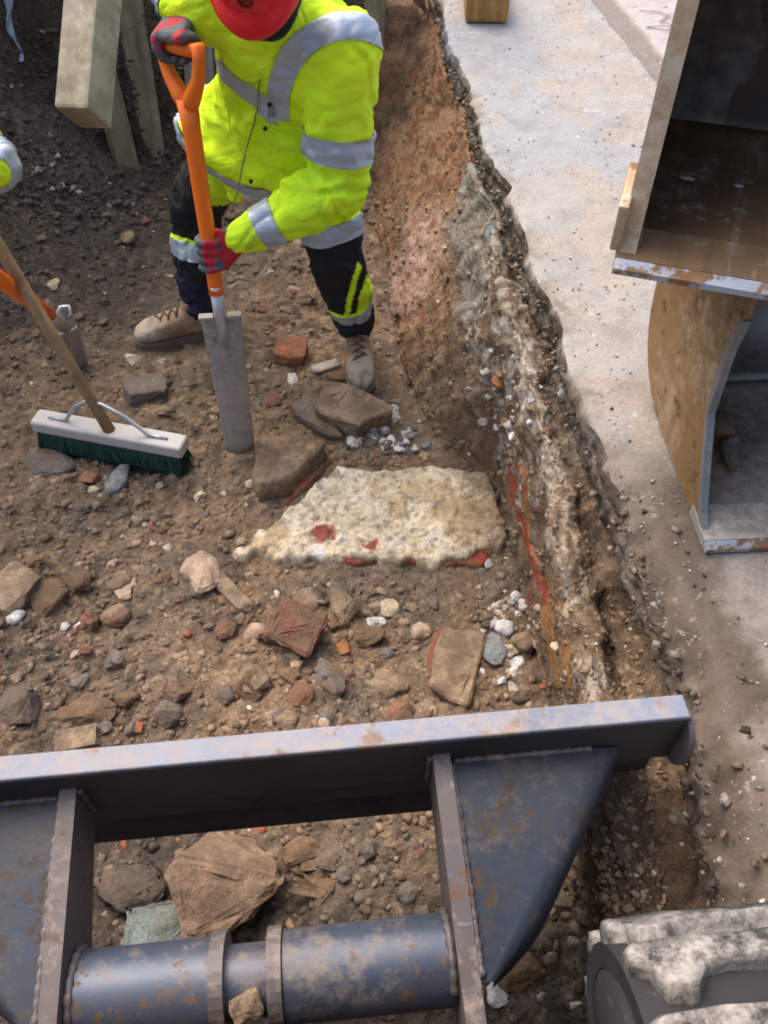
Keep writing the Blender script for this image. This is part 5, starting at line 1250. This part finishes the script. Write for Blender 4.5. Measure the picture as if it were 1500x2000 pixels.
def head(parent, c, fwd, up, helmet=True):
    """head, helmet and snood; local frame from fwd and up"""
    f = V3(Vector(fwd).normalized()); u = V3(up); u -= f*u.dot(f); u /= np.linalg.norm(u); l = np.cross(u, f); c = V3(c)   # l = the wearer's left
    W = lambda x, y, z: c + l*x + f*y + u*z
    B = Blob()
    def er(z, hw, hd, yo): return (W(0, yo, z), l*hw, f*hd)
    B.loft([er(-.125, .030, .030, .035), er(-.105, .048, .055, .028), er(-.07, .062, .078, .014), er(-.03, .070, .092, .004), er(.02, .076, .099, .0), er(.06, .074, .096, -.004), er(.095, .055, .072, -.006), er(.115, .024, .034, -.008)], 'skull', 28, 2.1)
    B.cap(W(0, .092, .022), W(0, .112, -.022), .009, .014, 'nose'); B.cap(W(-.012, .100, -.027), W(.012, .100, -.027), .009, .009, 'nose')
    B.cap(W(-.045, .082, .034), W(.045, .082, .034), .012, .012, 'brow')
    for s in (-1, 1): B.cap(W(s*.076, -.008, .022), W(s*.076, -.004, -.022), .012, .009, 'ear'); B.cap(W(s*.03, .075, -.02), W(s*.045, .06, -.03), .018, .016, 'cheek')
    B.cap(W(-.016, .088, -.062), W(.016, .088, -.062), .010, .010, 'lip'); B.cap(W(0, .07, -.10), W(0, .072, -.102), .020, .020, 'chin')
    B.cap(W(0, -.02, -.07), W(0, -.065, -.19), .056, .062, 'neck')
    me = B.build(.005, 2); me.materials.append(M_skin); me.polygons.foreach_set('use_smooth', np.ones(len(me.polygons), bool))
    hd = obj('head', me, parent)
    for s in (-1, 1):
        for nm, r, yo, m in (('eye', .0115, .084, M_white), ('iris', .0062, .0905, M_iris)):
            bm = bmesh.new(); bmesh.ops.create_uvsphere(bm, u_segments=12, v_segments=8, radius=r, matrix=Matrix.Translation(Vector(W(s*.032, yo, .018)))); obj(nm, bm_mesh(bm, nm, m, True), hd)
    V, F = tube_np([W(-.022, .093, -.060), W(0, .099, -.059), W(.022, .093, -.060)], [.002, .0055, .002], 8); obj('mouth', mesh_np('mouth', V, F, M_lip), hd)
    B = Blob(); B.loft([er(-.02, .080, .098, -.022), er(.03, .083, .104, -.018), er(.07, .078, .098, -.014), er(.10, .05, .06, -.01)], None, 24); B.caps = []
    me = B.build(.007, 2); me.materials.append(M_black); obj('hair', me, parent)
    B = Blob(); B.loft([er(-.19, .098, .092, -.035), er(-.15, .088, .090, -.020), er(-.11, .078, .092, .002), er(-.075, .077, .102, .012), er(-.055, .076, .098, .012)], None, 28)
    me = B.build(.007, 2); wrinkle(me, None, .003, 8, 2.0); me.materials.append(M_black); me.polygons.foreach_set('use_smooth', np.ones(len(me.polygons), bool)); obj('snood', me, parent)
    if helmet:
        z0 = .040; nu, nv = 56, 22; V = []; 
        for j in range(nv+1):
            th = (math.pi/2) * j / nv
            for i in range(nu):
                ph = 2*math.pi*i/nu; cx, cy = math.cos(ph), math.sin(ph)
                k = math.cos(th) ** .82; zz = .122 * math.sin(th)
                rid = 1 + .022 * math.exp(-(cx*k/.16)**2) * math.sin(th) * 1.0
                V.append(W(.107*cx*k, .132*cy*k - .004, z0 + zz*rid + .004*math.exp(-(cx*k/.10)**2)))
        F = [(j*nu+i, j*nu+(i+1) % nu, (j+1)*nu+(i+1) % nu, (j+1)*nu+i) for j in range(nv) for i in range(nu)]
        off = len(V); prof = [(1.0, 0), (1.015, -.004), (1.05, -.010), (1.045, -.014), (1.0, -.006)]
        for a, dz in prof:
            for i in range(nu):
                ph = 2*math.pi*i/nu; cx, cy = math.cos(ph), math.sin(ph)
                pk = max(0, cy) ** 1.6; ext = (a - 1.0) / .05 * (.011 + .024*pk); dzz = dz * (1 + 1.6*pk)
                V.append(W((.107 + ext*.45)*cx, (.132 + ext)*cy - .004, z0 + dzz - .012*pk*(ext/.06)))
        F += [(off+(j+1)*nu+i, off+(j+1)*nu+(i+1) % nu, off+j*nu+(i+1) % nu, off+j*nu+i) for j in range(len(prof)-1) for i in range(nu)]
        he = obj('helmet', mesh_np('helmet', np.array(V), np.array(F), M_helmet), parent)
        # round emblem on the front of the shell: a ring and a bar
        def onshell(x, z):
            s_ = z / .122; th = math.asin(min(.99, s_)); k = math.cos(th) ** .82; cx = x / (.107*k); return W(x, .132*k*math.sqrt(max(0, 1-cx*cx)) - .001, z0 + z)
        ring = [onshell(.000 + .015*math.cos(q), .038 + .013*math.sin(q)) for q in np.linspace(0, 2*math.pi, 25)]
        V, F = tube_np(ring, .0026, 6, cap=False); obj('emblem', mesh_np('emblem', V, F, M_emblem), he)
        V, F = tube_np([onshell(-.007, .035), onshell(.0, .039), onshell(.007, .042)], .003, 6); obj('emblem', mesh_np('emblem', V, F, M_emblem), he)
    return hd

def dress(root, J, jbands, tbands, yel_thigh=('L',), seed=0, jr=1.0):
    """jacket and trousers on joints J (neck, pelvis, sL,sR,eL,eR,wL,wR,hL,hR,kL,kR,aL,aR)"""
    N, Pv = V3(J['neck']), V3(J['pelvis']); up = (N - Pv); Ls = np.linalg.norm(up); up /= Ls
    lat = V3(J['sL']) - V3(J['sR']); lat -= up*lat.dot(up); lat /= np.linalg.norm(lat); fwd = np.cross(lat, up)
    B = Blob()
    C = lambda h, y=0, x=0: Pv + up*h + fwd*y + lat*x
    hs = J.get('hem', [(-.15, .235, .185, .02, .0), (-.06, .235, .180, .02, 0)])
    rings = [(C(h, y, x), lat*a + up*J.get('hemroll', 0)*a, fwd*b + up*J.get('hemtilt', 0)*b) for h, a, b, y, x in hs]
    rings += [(C(.06, .01), lat*.205*jr, fwd*.160*jr), (C(.18, .0, J.get('cx', 0)), lat*.185*jr, fwd*.150*jr), (C(.30*Ls/.47, -.01, J.get('cx', 0)), lat*.185*jr, fwd*.150*jr), (C(.39*Ls/.47, -.012, J.get('cx', 0)*.7), lat*.175*jr, fwd*.142*jr), (C(.45*Ls/.47, -.005), lat*.135, fwd*.115), (C(.50*Ls/.47, .01), lat*.088, fwd*.090)]
    B.loft(rings, 'torso', 40, 2.4)
    if 'flap' in J:
        for (a, b, ra, rb, fl) in J['flap']: B.cap(C(*a), C(*b), ra, rb, 'torso', flat=(fwd, fl))
    for s, q in (('L', 1), ('R', -1)):
        sh, el, wr = V3(J['s'+s]), V3(J['e'+s]), V3(J['w'+s])
        B.cap(N*.55 + sh*.45 - up*.035, sh, .085*jr, .092*jr, 'sh'+s); B.cap(sh, el, .092*jr, .078*jr, 'ua'+s)
        ce = wr + (el - wr) * .06; B.cap(el, el*.4 + ce*.6, .080*jr, .069*jr, 'fa'+s); B.cap(el*.4 + ce*.6, ce, .069*jr, .054*jr, 'fa2'+s)
    me = B.build(.0075, 3); elbow_folds(me, B, J); wrinkle(me, None, .012, seed, 1.0)
    v = get_v(me); idx, axd = B.nearest(v); tg = B.tags()[idx]
    n1 = fbm(v, 6, 3, seed+9); col = mix(np.repeat(YEL[None], len(v), 0), np.repeat(YEL2[None], len(v), 0), sstep(-.3, .3, n1))
    dm = sstep(.02, .35, fbm(v, 11, 4, seed+21)) * np.where(np.isin(tg, ['fa2L', 'fa2R']), .40, np.where((v - Pv) @ up < .02, .32, .10))
    col = mix(col, np.repeat(np.array([.20, .15, .09])[None], len(v), 0), dm); set_col(me, col); me.materials.append(M_hivis); me.polygons.foreach_set('use_smooth', np.ones(len(me.polygons), bool))
    jk = obj('jacket', me, root)
    def bands(me, v, tg, lst, parent, name='reflective_band'):
        for (tags_, org, ax, lo, hi, cond) in lst:
            mid, hw = (lo+hi)/2, (hi-lo)/2
            if isinstance(ax, str):          # a hoop round a point on the shoulder, along the line of the arm hole
                axis = V3(org) - V3((0, 0, CAMH)); axis /= np.linalg.norm(axis); r_ = v - V3(org); r_ = r_ - (r_ @ axis)[:, None] * axis
                s_ = np.linalg.norm(r_, axis=1); ax = r_ / (s_[:, None] + 1e-9)
            else:
                ax = (V3(ax) / np.linalg.norm(ax))[None]; s_ = (v - V3(org)) @ ax[0]
            b = np.abs(s_ - mid) - hw; b = np.where(np.isin(tg, tags_), b, 1.0)
            if cond is not None: b = np.where(cond(v), b, 1.0)
            m_ = band_mesh(name, me, b, ax * np.sign(s_ - mid)[:, None], M_band)
            if m_ is not None:
                for part_ in pieces(name, m_): obj(name, part_, parent)
    bands(me, v, tg, jbands(J, C, up, lat, fwd, Ls), jk)
    # zip placket, collar and poppers
    zl = []
    for h in np.linspace(.10, .40*Ls/.47, 12):
        d_ = np.linalg.norm(np.cross(v - C(h, 0, J.get('zipx', -.01)), fwd), axis=1); m = (d_ < .03) & (((v - C(h)) @ fwd) > 0)
        if m.any(): k = np.where(m)[0][np.argmax((v[m] - C(h)) @ fwd)]; zl.append(v[k] + fwd*.003)
    if len(zl) > 3:
        zl = [sum(zl[max(0, i-2):i+3]) / len(zl[max(0, i-2):i+3]) + fwd*.004 for i in range(len(zl))]
        V, F = tube_np(zl, .0022, 6); obj('zip', mesh_np('zip', V, F, M_zip), jk)
        for k in range(2, len(zl)-1, 3):
            bm = bmesh.new(); bmesh.ops.create_uvsphere(bm, u_segments=10, v_segments=6, radius=.006, matrix=Matrix.Translation(Vector(zl[k] + lat*.03 + fwd*.002))); obj('popper', bm_mesh(bm, 'popper', M_black, True), jk)
    V, F = tube_np([C(.47*Ls/.47, 0), C(.52*Ls/.47, .015)], [.094, .080], 24, cap=False); 
    # trousers
    B = Blob(); B.loft([(C(-.13), lat*.165, fwd*.125), (C(-.05), lat*.175, fwd*.130), (C(.08), lat*.165, fwd*.120)], 'seat', 28)
    for s in 'LR':
        h, k, a = V3(J['h'+s]), V3(J['k'+s]), V3(J['a'+s]); dn = (a - k) / np.linalg.norm(a - k)
        B.cap(h, k, .105, .084, 'th'+s); B.cap(k, k*.35 + a*.65, .084, .080, 'sk'+s); B.cap(k*.35 + a*.65, a - dn*.0, .080, .068, 'sl'+s)
        kf = J.get('kneef', fwd)
        B.cap(k + V3(kf)*.02, k + V3(kf)*.02 + dn*.10, .072, .068, 'sk'+s)
    me = B.build(.007, 3); wrinkle(me, None, .012, seed+50, 1.1); v = get_v(me); idx, axd = B.nearest(v); tg = B.tags()[idx]
    col = np.repeat(BLK[None], len(v), 0); low = np.isin(tg, ['slL', 'slR']); col[low] = NAVY
    for s in 'LR':
        h, k, a = V3(J['h'+s]), V3(J['k'+s]), V3(J['a'+s]); t_ = ((v - h) @ (k - h)) / np.dot(k-h, k-h)
        mine = np.isin(tg, ['th'+s, 'seat']) & (np.linalg.norm(v - h - np.clip(t_, 0, 1)[:, None]*(k-h), axis=1) < .2)
        if s in yel_thigh: col[mine & (t_ < J.get('yelcut', .62))] = YEL2 * .9
        out = (v - (k + a)/2) @ lat * (1 if s == 'L' else -1)
        sk = np.isin(tg, ['sk'+s, 'th'+s]) & (t_ > .55)
        st = sk & (out > .048) & (s == 'L'); col[st] = YEL2
        if s == 'R': col[mine & (out < -.012) & (t_ < .60)] = YEL2 * .9
        fr = ((v - (k+a)/2) @ lat) * (1 if s == 'L' else -1)
        st2 = sk & (np.abs(fr - .022) < .008) & (((v - k) @ fwd) > 0) & (s == 'L'); col[st2] = YEL2
    col[np.isin(tg, ['seat'])] = YEL2 * .8
    set_col(me, col); me.materials.append(M_trouser); me.polygons.foreach_set('use_smooth', np.ones(len(me.polygons), bool))
    tr = obj('trousers', me, root); bands(me, v, tg, tbands(J), tr)
    # yellow piping above each trouser band
    for (tags_, org, ax, lo, hi, cond) in tbands(J):
        ax_ = V3(ax) / np.linalg.norm(ax); s_ = (v - V3(org)) @ ax_; lo2, hi2 = lo - .014, lo
        b = np.abs(s_ - (lo2+hi2)/2) - .007; b = np.where(np.isin(tg, tags_), b, 1.0)
        m_ = band_mesh('piping', me, b, ax_[None]*np.sign(s_ - (lo2+hi2)/2)[:, None], M_yel, .003)
        if m_ is not None: obj('piping', m_, tr)
    return up, lat, fwd
M_zip = plain('zip_grey', (.16, .20, .06), .6)
M_yel = fabric('hi_vis_piping', tuple(YEL2), .6, .3, .1)

# ---- worker with the spade
GRIP = Vector((-.475, 2.094, 1.180)); TIP = Vector((-.460, 1.905, .035))
sdir = (GRIP - TIP).normalized()
hL = TIP + sdir * ((.690 - TIP.z) / sdir.z)
J = dict(neck=(-.250, 2.150, 1.262), pelvis=(-.300, 2.390, .850), sL=(-.100, 2.120, 1.170), sR=(-.405, 2.200, 1.240),
         eL=(-.122, 2.075, .842), eR=(-.545, 2.410, 1.345), wL=(hL.x + .085, hL.y + .012, hL.z + .035), wR=(GRIP.x + .012, GRIP.y + .085, GRIP.z + .045),
         hL=(-.205, 2.37, .83), hR=(-.405, 2.41, .82), kL=(-.142, 2.300, .470), kR=(-.625, 2.600, .500), aL=(-.098, 2.440, .135), aR=(-.665, 2.540, .145))
J['cx'] = .035
J['hem'] = [(-.125, .272, .165, .030, -.02), (-.075, .268, .168, .030, -.02), (-.02, .240, .170, .022, -.01)]; J['hemtilt'] = .30; J['hemroll'] = -.10
J['flap'] = [((-.01, .15, -.09), (-.118, .178, -.075), .085, .035, .35), ((-.01, .13, -.16), (-.07, .12, -.21), .07, .05, .4)]
gL = gz(-.098, 2.40); gR = gz(-.70, 2.52)
J['aL'] = (-.098, 2.440, gL + .135); J['aR'] = (-.665, 2.540, gR + .145)
wk = thing('person', 'worker in a yellow hi-vis jacket and red hard hat leaning on an orange spade', 'person', (-.35, 2.45, gR))
def jb(J, C, up, lat, fwd, Ls):
    eL, wL, sL, eR, wR = V3(J['eL']), V3(J['wL']), V3(J['sL']), V3(J['eR']), V3(J['wR'])
    arm = ['uaL', 'shL', 'faL', 'fa2L']
    return [(['uaL', 'faL'], sL, eL - sL, .185, .250, lambda v: (v - eL) @ (wL - eL) < .10),
            (['faL', 'fa2L', 'uaL'], eL, wL - eL, .175, .235, None),
            (['faR', 'fa2R'], eR, wR - eR, .20, .25, None),
            (['torso'], C(0), up + lat*.34, .250, .302, lambda v: (v - C(0)) @ lat < .06),
            (['torso'], C(0), up, -.055, .0, lambda v: (v - C(0)) @ fwd > -.05),
            (['torso', 'shL', 'uaL'], V3(P(690, 228, d=2.02)), 'radial', .158, .214, lambda v: (v[:, 2] > 1.0) & ((v - C(0)) @ up > .19) & ((v - C(0)) @ fwd > -.10))]
def tb(J):
    kL, aL, kR, aR, hL_, hR_ = [V3(J[k]) for k in ('kL', 'aL', 'kR', 'aR', 'hL', 'hR')]
    return [(['thL', 'skL'], hL_, kL - hL_, .225, .285, None), (['skL', 'slL'], kL, aL - kL, .205, .255, None), (['skR', 'thR', 'slR'], kR, aR - kR, .115, .175, None)]
def reparent(root):
    for ch in root.children: ch.location = ch.location - root.location
J['kneef'] = (0, -.7, .3)
up_, lat_, fwd_ = dress(wk, J, jb, tb, ('L',), 0)
head(wk, (-.268, 2.066, 1.352), (-.10, -.79, -.61), (-.03, -.5, .86))
boot(J['aL'], (-.075, 2.22, gL + .004), wk); boot(J['aR'], (-.92, 2.47, gR + .004), wk)
grip_hand('glove', hL, -sdir, Vector(J['wL']) - hL + Vector((0, -.07, .0)), J['wL'], .0185, wk, thumb=1, flip=1)
# the D handle's crossbar
gbar = Vector((.78, -.62, 0)); gbar = (gbar - sdir*gbar.dot(sdir)).normalized()
grip_hand('glove', GRIP, gbar, Vector((.0, -.10, 1)), J['wR'], .016, wk, thumb=1, flip=-1, grey=0)
reparent(wk)

# ---- spade
def blade_mesh(name, w0, w1, L_, mat, dish=.012, th=.004):
    n, m = 12, 20; V = []
    for s in (0, 1):
        for j in range(m+1):
            t = j/m; wd = w0 + (w1-w0)*t; tipdrop = 0
            for i in range(n+1):
                u = i/n*2 - 1; zz = -t*L_ - (.012*(1-u*u) if j == m else 0)
                V.append((u*wd/2, dish*(u*u) - s*th + .010*(1-t)**2, zz))
    k = (n+1)*(m+1); F = []
    for j in range(m):
        for i in range(n):
            a = j*(n+1)+i; F.append((a, a+1, a+n+2, a+n+1)); F.append((k+a, k+a+n+1, k+a+n+2, k+a+1))
    rim = [i for i in range(n+1)] + [j*(n+1)+n for j in range(1, m+1)] + [m*(n+1)+i for i in range(n-1, -1, -1)] + [j*(n+1) for j in range(m-1, 0, -1)]
    for q in range(len(rim)): a, b = rim[q], rim[(q+1) % len(rim)]; F.append((a, a+k, b+k, b))
    return mesh_np(name, np.array(V), np.array(F), mat)
sp = thing('spade', 'long bladed trenching spade with an orange handle, held by the worker in yellow', 'spade', TIP)
Lh = (GRIP - TIP).length; BL = .470
sp.rotation_mode = 'QUATERNION'
zx = sdir; xx = Vector((1, .12, 0)); xx = (xx - zx*xx.dot(zx)).normalized(); yv = zx.cross(xx)
Mq = Matrix((xx, yv, zx)).transposed(); sp.rotation_quaternion = Mq.to_quaternion()
bl = obj('blade', blade_mesh('blade', .114, .092, BL, M_spadesteel), sp); bl.location = (0, 0, BL)
for s in (-1, 1):
    bm = box_bm(s*.020, s*.061, -.010, .020, BL - .004, BL + .008); obj('tread', bm_mesh(bm, 'tread', M_spadesteel, bevel=.003), sp)
V, F = tube_np([(0, .006, BL - .10), (0, -.004, BL + .0), (0, -.004, BL + .10)], [.010, .016, .019], 16); obj('socket', mesh_np('socket', V, F, M_metal), sp)
V, F = tube_np([(0, -.004, BL + .075), (0, 0, BL + .11), (0, 0, Lh - .175), (0, 0, Lh - .11)], [.021, .0205, .0225, .027], 18); obj('shaft', mesh_np('shaft', V, F, M_orange), sp)
gl = sp.rotation_quaternion.inverted() @ gbar
for s in (-1, 1):
    pts = [(0, Lh - .128, .025), (.026, Lh - .098, .021), (.052, Lh - .060, .0165), (.064, Lh - .016, .0155), (.063, Lh + .016, .017)]
    V, F = tube_np([gl*(s*a) + Vector((0, 0, z)) for a, z, r in pts], [r for a, z, r in pts], 14); obj('yoke_arm', mesh_np('yoke_arm', V, F, M_orange), sp)
V, F = tube_np([gl*-.064 + Vector((0, 0, Lh)), gl*.064 + Vector((0, 0, Lh))], [.016, .016], 14); obj('grip', mesh_np('grip', V, F, M_orange), sp)
# ------------------------------------------------------------------ broom, second spade, second worker, timbers
def ground_under(px, py): return hit(px, py)
hb = hit(215, 862)
HB = P(213, 838, hb.z + .125)
E0, E1 = P(68, 815, HB.z), P(360, 868, HB.z)
bl_len = (E1 - E0).length; bdir = (E1 - E0).normalized(); ctr = (E0 + E1) / 2
br = thing('broom', 'yard broom with a pale head and dark green bristles standing on the soil', 'broom', (ctr.x, ctr.y, hb.z - .005), (0, 0, math.atan2(bdir.y, bdir.x)))
hz = .095; hw = bl_len/2
bm = box_bm(-hw, hw, -.034, .034, hz, hz + .046); obj('head', bm_mesh(bm, 'head', M_broomhead, bevel=.011, seg=3), br)
# bristle tufts: one fan of thin rods, joined
rg = np.random.default_rng(3); V = []; F = []; k = 0
for i in range(1500):
    x, y = rg.uniform(-hw + .012, hw - .012), rg.uniform(-.030, .030); a = x / hw
    x2, y2 = x + a*.022 + rg.normal(0, .005), y*1.35 - .004 + rg.normal(0, .006); z2 = rg.uniform(-.004, .012)
    w_ = .0016; q = rg.uniform(0, 3.14); dx, dy = w_*math.cos(q), w_*math.sin(q)
    V += [(x-dx, y-dy, hz + .004), (x+dx, y+dy, hz + .004), (x-dy, y+dx, hz + .004), (x2-dx*.6, y2-dy*.6, z2), (x2+dx*.6, y2+dy*.6, z2), (x2-dy*.6, y2+dx*.6, z2)]
    F += [(k, k+1, k+4, k+3), (k+1, k+2, k+5, k+4), (k+2, k, k+3, k+5)]; k += 6
b_ = obj('bristles', mesh_np('bristles', np.array(V), np.array(F), M_bristle, smooth=False), br); b_['kind'] = 'stuff'
bm = prism_bm([(-.030, hz + .01), (.030, hz + .01), (.036, .03), (-.040, .03)], 'x', -hw + .012, hw - .012); obj('bristle_core', bm_mesh(bm, 'bristle_core', M_bristle), br)
inv = br.matrix_basis.inverted()
S0 = Vector((.012, -.006, hz + .03)); Wt = P(2, 488, .690 + hb.z); hdv = (inv @ Wt - S0).normalized()
V, F = tube_np([S0, S0 + hdv*.10, S0 + hdv*1.32], [.0190, .0175, .0175], 16); obj('handle', mesh_np('handle', V, F, M_broomw), br)
for s in (-1, 1):
    mid = S0 + hdv*.115; e_ = Vector((s*hw*.66, -.002, hz + .050))
    V, F = tube_np([mid + Vector((0, 0, .004)), mid + Vector((s*.03, 0, .0)), e_*.5 + mid*.5 + Vector((0, 0, .016)), e_ + Vector((-s*.03, 0, .004)), e_, e_ + Vector((s*.035, 0, -.001))], [.0052, .0055, .0065, .0065, .006, .004], 8)
    obj('stay', mesh_np('stay', V, F, M_metal), br)

# second spade, planted in the soil behind the broom
g2 = hit(160, 728)
s2 = thing('spade', 'second spade with an orange shaft planted in the soil behind the broom handle', 'spade', (g2.x, g2.y, g2.z - .03))
tp_ = [P(158, 735, g2.z - .05), P(128, 640, g2.z + .20), P(98, 615, g2.z + .33), P(40, 575, g2.z + .50), P(-60, 500, g2.z + .80)]
o2 = Vector(s2.location)
V, F = tube_np([tp_[1] - o2, tp_[1]*.4 + tp_[2]*.6 - o2, tp_[2] - o2], [.020, .022, .020], 14); obj('socket', mesh_np('socket', V, F, M_metal), s2)
V, F = tube_np([tp_[2] - o2, tp_[3] - o2, tp_[4] - o2], [.021, .023, .023], 14); obj('shaft', mesh_np('shaft', V, F, M_orange), s2)
e4 = tp_[4] - o2; dd4 = (tp_[4] - tp_[3]).normalized(); cx4 = dd4.cross(Vector((0, 0, 1))).normalized()
for s in (-1, 1):
    V, F = tube_np([e4 - dd4*.01, e4 + dd4*.03 + cx4*(s*.03), e4 + dd4*.09 + cx4*(s*.055)], [.022, .018, .016], 12); obj('yoke_arm', mesh_np('yoke_arm', V, F, M_orange), s2)
V, F = tube_np([e4 + dd4*.09 - cx4*.062, e4 + dd4*.09 + cx4*.062], .017, 12); obj('grip', mesh_np('grip', V, F, M_orange), s2)
V, F = tube_np([P(128, 622, g2.z + .23) - o2, P(140, 612, g2.z + .25) - o2, P(134, 598, g2.z + .27) - o2, P(118, 600, g2.z + .27) - o2, P(112, 612, g2.z + .26) - o2], .007, 8); obj('loop', mesh_np('loop', V, F, M_metal), s2)
b2_ = obj('blade', blade_mesh('blade', .085, .075, .36, M_spadesteel), s2); dv = (tp_[0] - tp_[1]).normalized(); b2_.location = tp_[1] - o2 + dv*.03
b2_.rotation_mode = 'QUATERNION'; b2_.rotation_quaternion = (-dv).to_track_quat('Z', 'Y')

# second worker, standing at the broom: only his sleeve reaches into the photograph
el = P(-12, 322, .90)
hold = br.matrix_basis @ (S0 + hdv*1.02)
hold2 = br.matrix_basis @ (S0 + hdv*1.24)
g3 = .05
J2 = dict(neck=(-1.54, 2.36, 1.34), pelvis=(-1.84, 2.52, .98), sL=(-1.26, 2.32, 1.36), sR=(-1.62, 2.10, 1.26), eL=(el.x - .015, el.y + .02, 1.02), eR=(-1.58, 1.86, 1.26),
          wL=(-1.02, el.y - .02, .80), wR=(hold2.x - .07, hold2.y - .04, hold2.z + .02), hL=(-1.76, 2.60, .95), hR=(-1.88, 2.44, .95), kL=(-1.74, 2.58, .56), kR=(-1.82, 2.16, .54), aL=(-1.90, 2.62, .15), aR=(-1.92, 2.16, .15))
# left forearm: elbow off frame, cuff and glove on the thigh side of the frame edge
ebw = P(-20, 325, .97); hold3 = br.matrix_basis @ (S0 + hdv*.93)
J2['eL'] = tuple(ebw); J2['sL'] = (-1.34, 2.40, 1.22); J2['wL'] = (hold3.x - .05, hold3.y + .075, hold3.z + .03)
gl2, gr2 = gz(-1.88, 2.62), gz(-1.86, 2.14)
J2['aL'] = (-1.94, 2.62, gl2 + .135); J2['aR'] = (-1.95, 2.16, gr2 + .135)
w2 = thing('person', 'second worker at the left edge, of whom a pale hi-vis sleeve shows', 'person', (-1.9, 2.4, gl2))
def jb2(J, C, up, lat, fwd, Ls):
    eL, wL, eR, wR = V3(J['eL']), V3(J['wL']), V3(J['eR']), V3(J['wR']); n = np.linalg.norm(wL - eL)
    return [(['faL', 'fa2L', 'uaL'], eL, wL - eL, -.055, .045, None), (['faR', 'fa2R'], eR, wR - eR, .15, .20, None), (['torso'], C(0), up, .22, .27, None), (['torso'], C(0), up, .03, .08, None)]
J2['kneef'] = (.7, -.2, .2); dress(w2, J2, jb2, tb, (), 30, .80)
head(w2, (-1.43, 2.30, 1.50), (.80, -.45, -.35), (.2, -.1, 1))
boot(J2['aL'], (-1.70, 2.58, gl2 + .004), w2); boot(J2['aR'], (-1.70, 2.08, gr2 + .004), w2)
hv = hold2 - (br.matrix_basis @ S0); hv.normalize()
grip_hand('glove', hold2, -hv, Vector(J2['wR']) - hold2, J2['wR'], .0175, w2, thumb=1)
grip_hand('glove', hold3, -hv, Vector(J2['wL']) - hold3, J2['wL'], .0175, w2, thumb=1)
reparent(w2)

# timbers
a = P(172, 222, .72); 
A0 = P(163, 232, .68); bdir_ = Vector((.10, .72, .66)).normalized()
bd = Vector((.10, 1.0, .16)).normalized()
timber('timber_baulk', A0, A0 + bdir_*1.2, .118, .165, M_wood, 'thick pale sawn timber baulk with its square end towards the camera, upper left', roll=-4, bevel=.012)
g4 = hit(245, 325)
timber('plank', (g4.x, g4.y + .02, g4.z - .06), (g4.x - .10, g4.y + .30, g4.z + 1.3), .10, .045, M_woodz, 'narrow weathered plank leaning upright just right of the pale baulk', 'plank', roll=25)
g5 = hit(268, 330)
timber('plank', (g5.x + .03, g5.y + .10, g5.z - .06), (g5.x + .03, g5.y + .45, g5.z + 1.4), .15, .05, M_woodz, 'wide brown plank leaning upright behind the narrow plank', 'plank', roll=10)
g6 = P(400, 330, .05)
timber('plank', (g6.x, g6.y, .0), (g6.x + .09, g6.y + .35, 1.35), .13, .05, M_woodg, 'grey upright plank behind the orange spade handle', 'plank', roll=0)
g7 = P(718, 330, .05)
timber('plank', (g7.x + .02, g7.y + .10, .0), (g7.x + .06, g7.y + .38, 1.35), .09, .05, M_woodz, 'upright plank at the far end of the trench, right of the worker shoulder', 'plank', roll=0)
timber('plank', (g7.x - .10, g7.y + .13, .0), (g7.x - .06, g7.y + .40, 1.35), .08, .05, M_woodg, 'pale upright plank half hidden behind the worker shoulder', 'plank', roll=0)
q0 = P(945, 52, SLAB); 
timber('timber_block', (q0.x + .01, q0.y + .02, SLAB + .056), (q0.x + .04, q0.y + 1.1, SLAB + .058), .17, .10, M_woodo, 'orange brown timber lying on the concrete slab at the top edge', roll=0, bevel=.012)
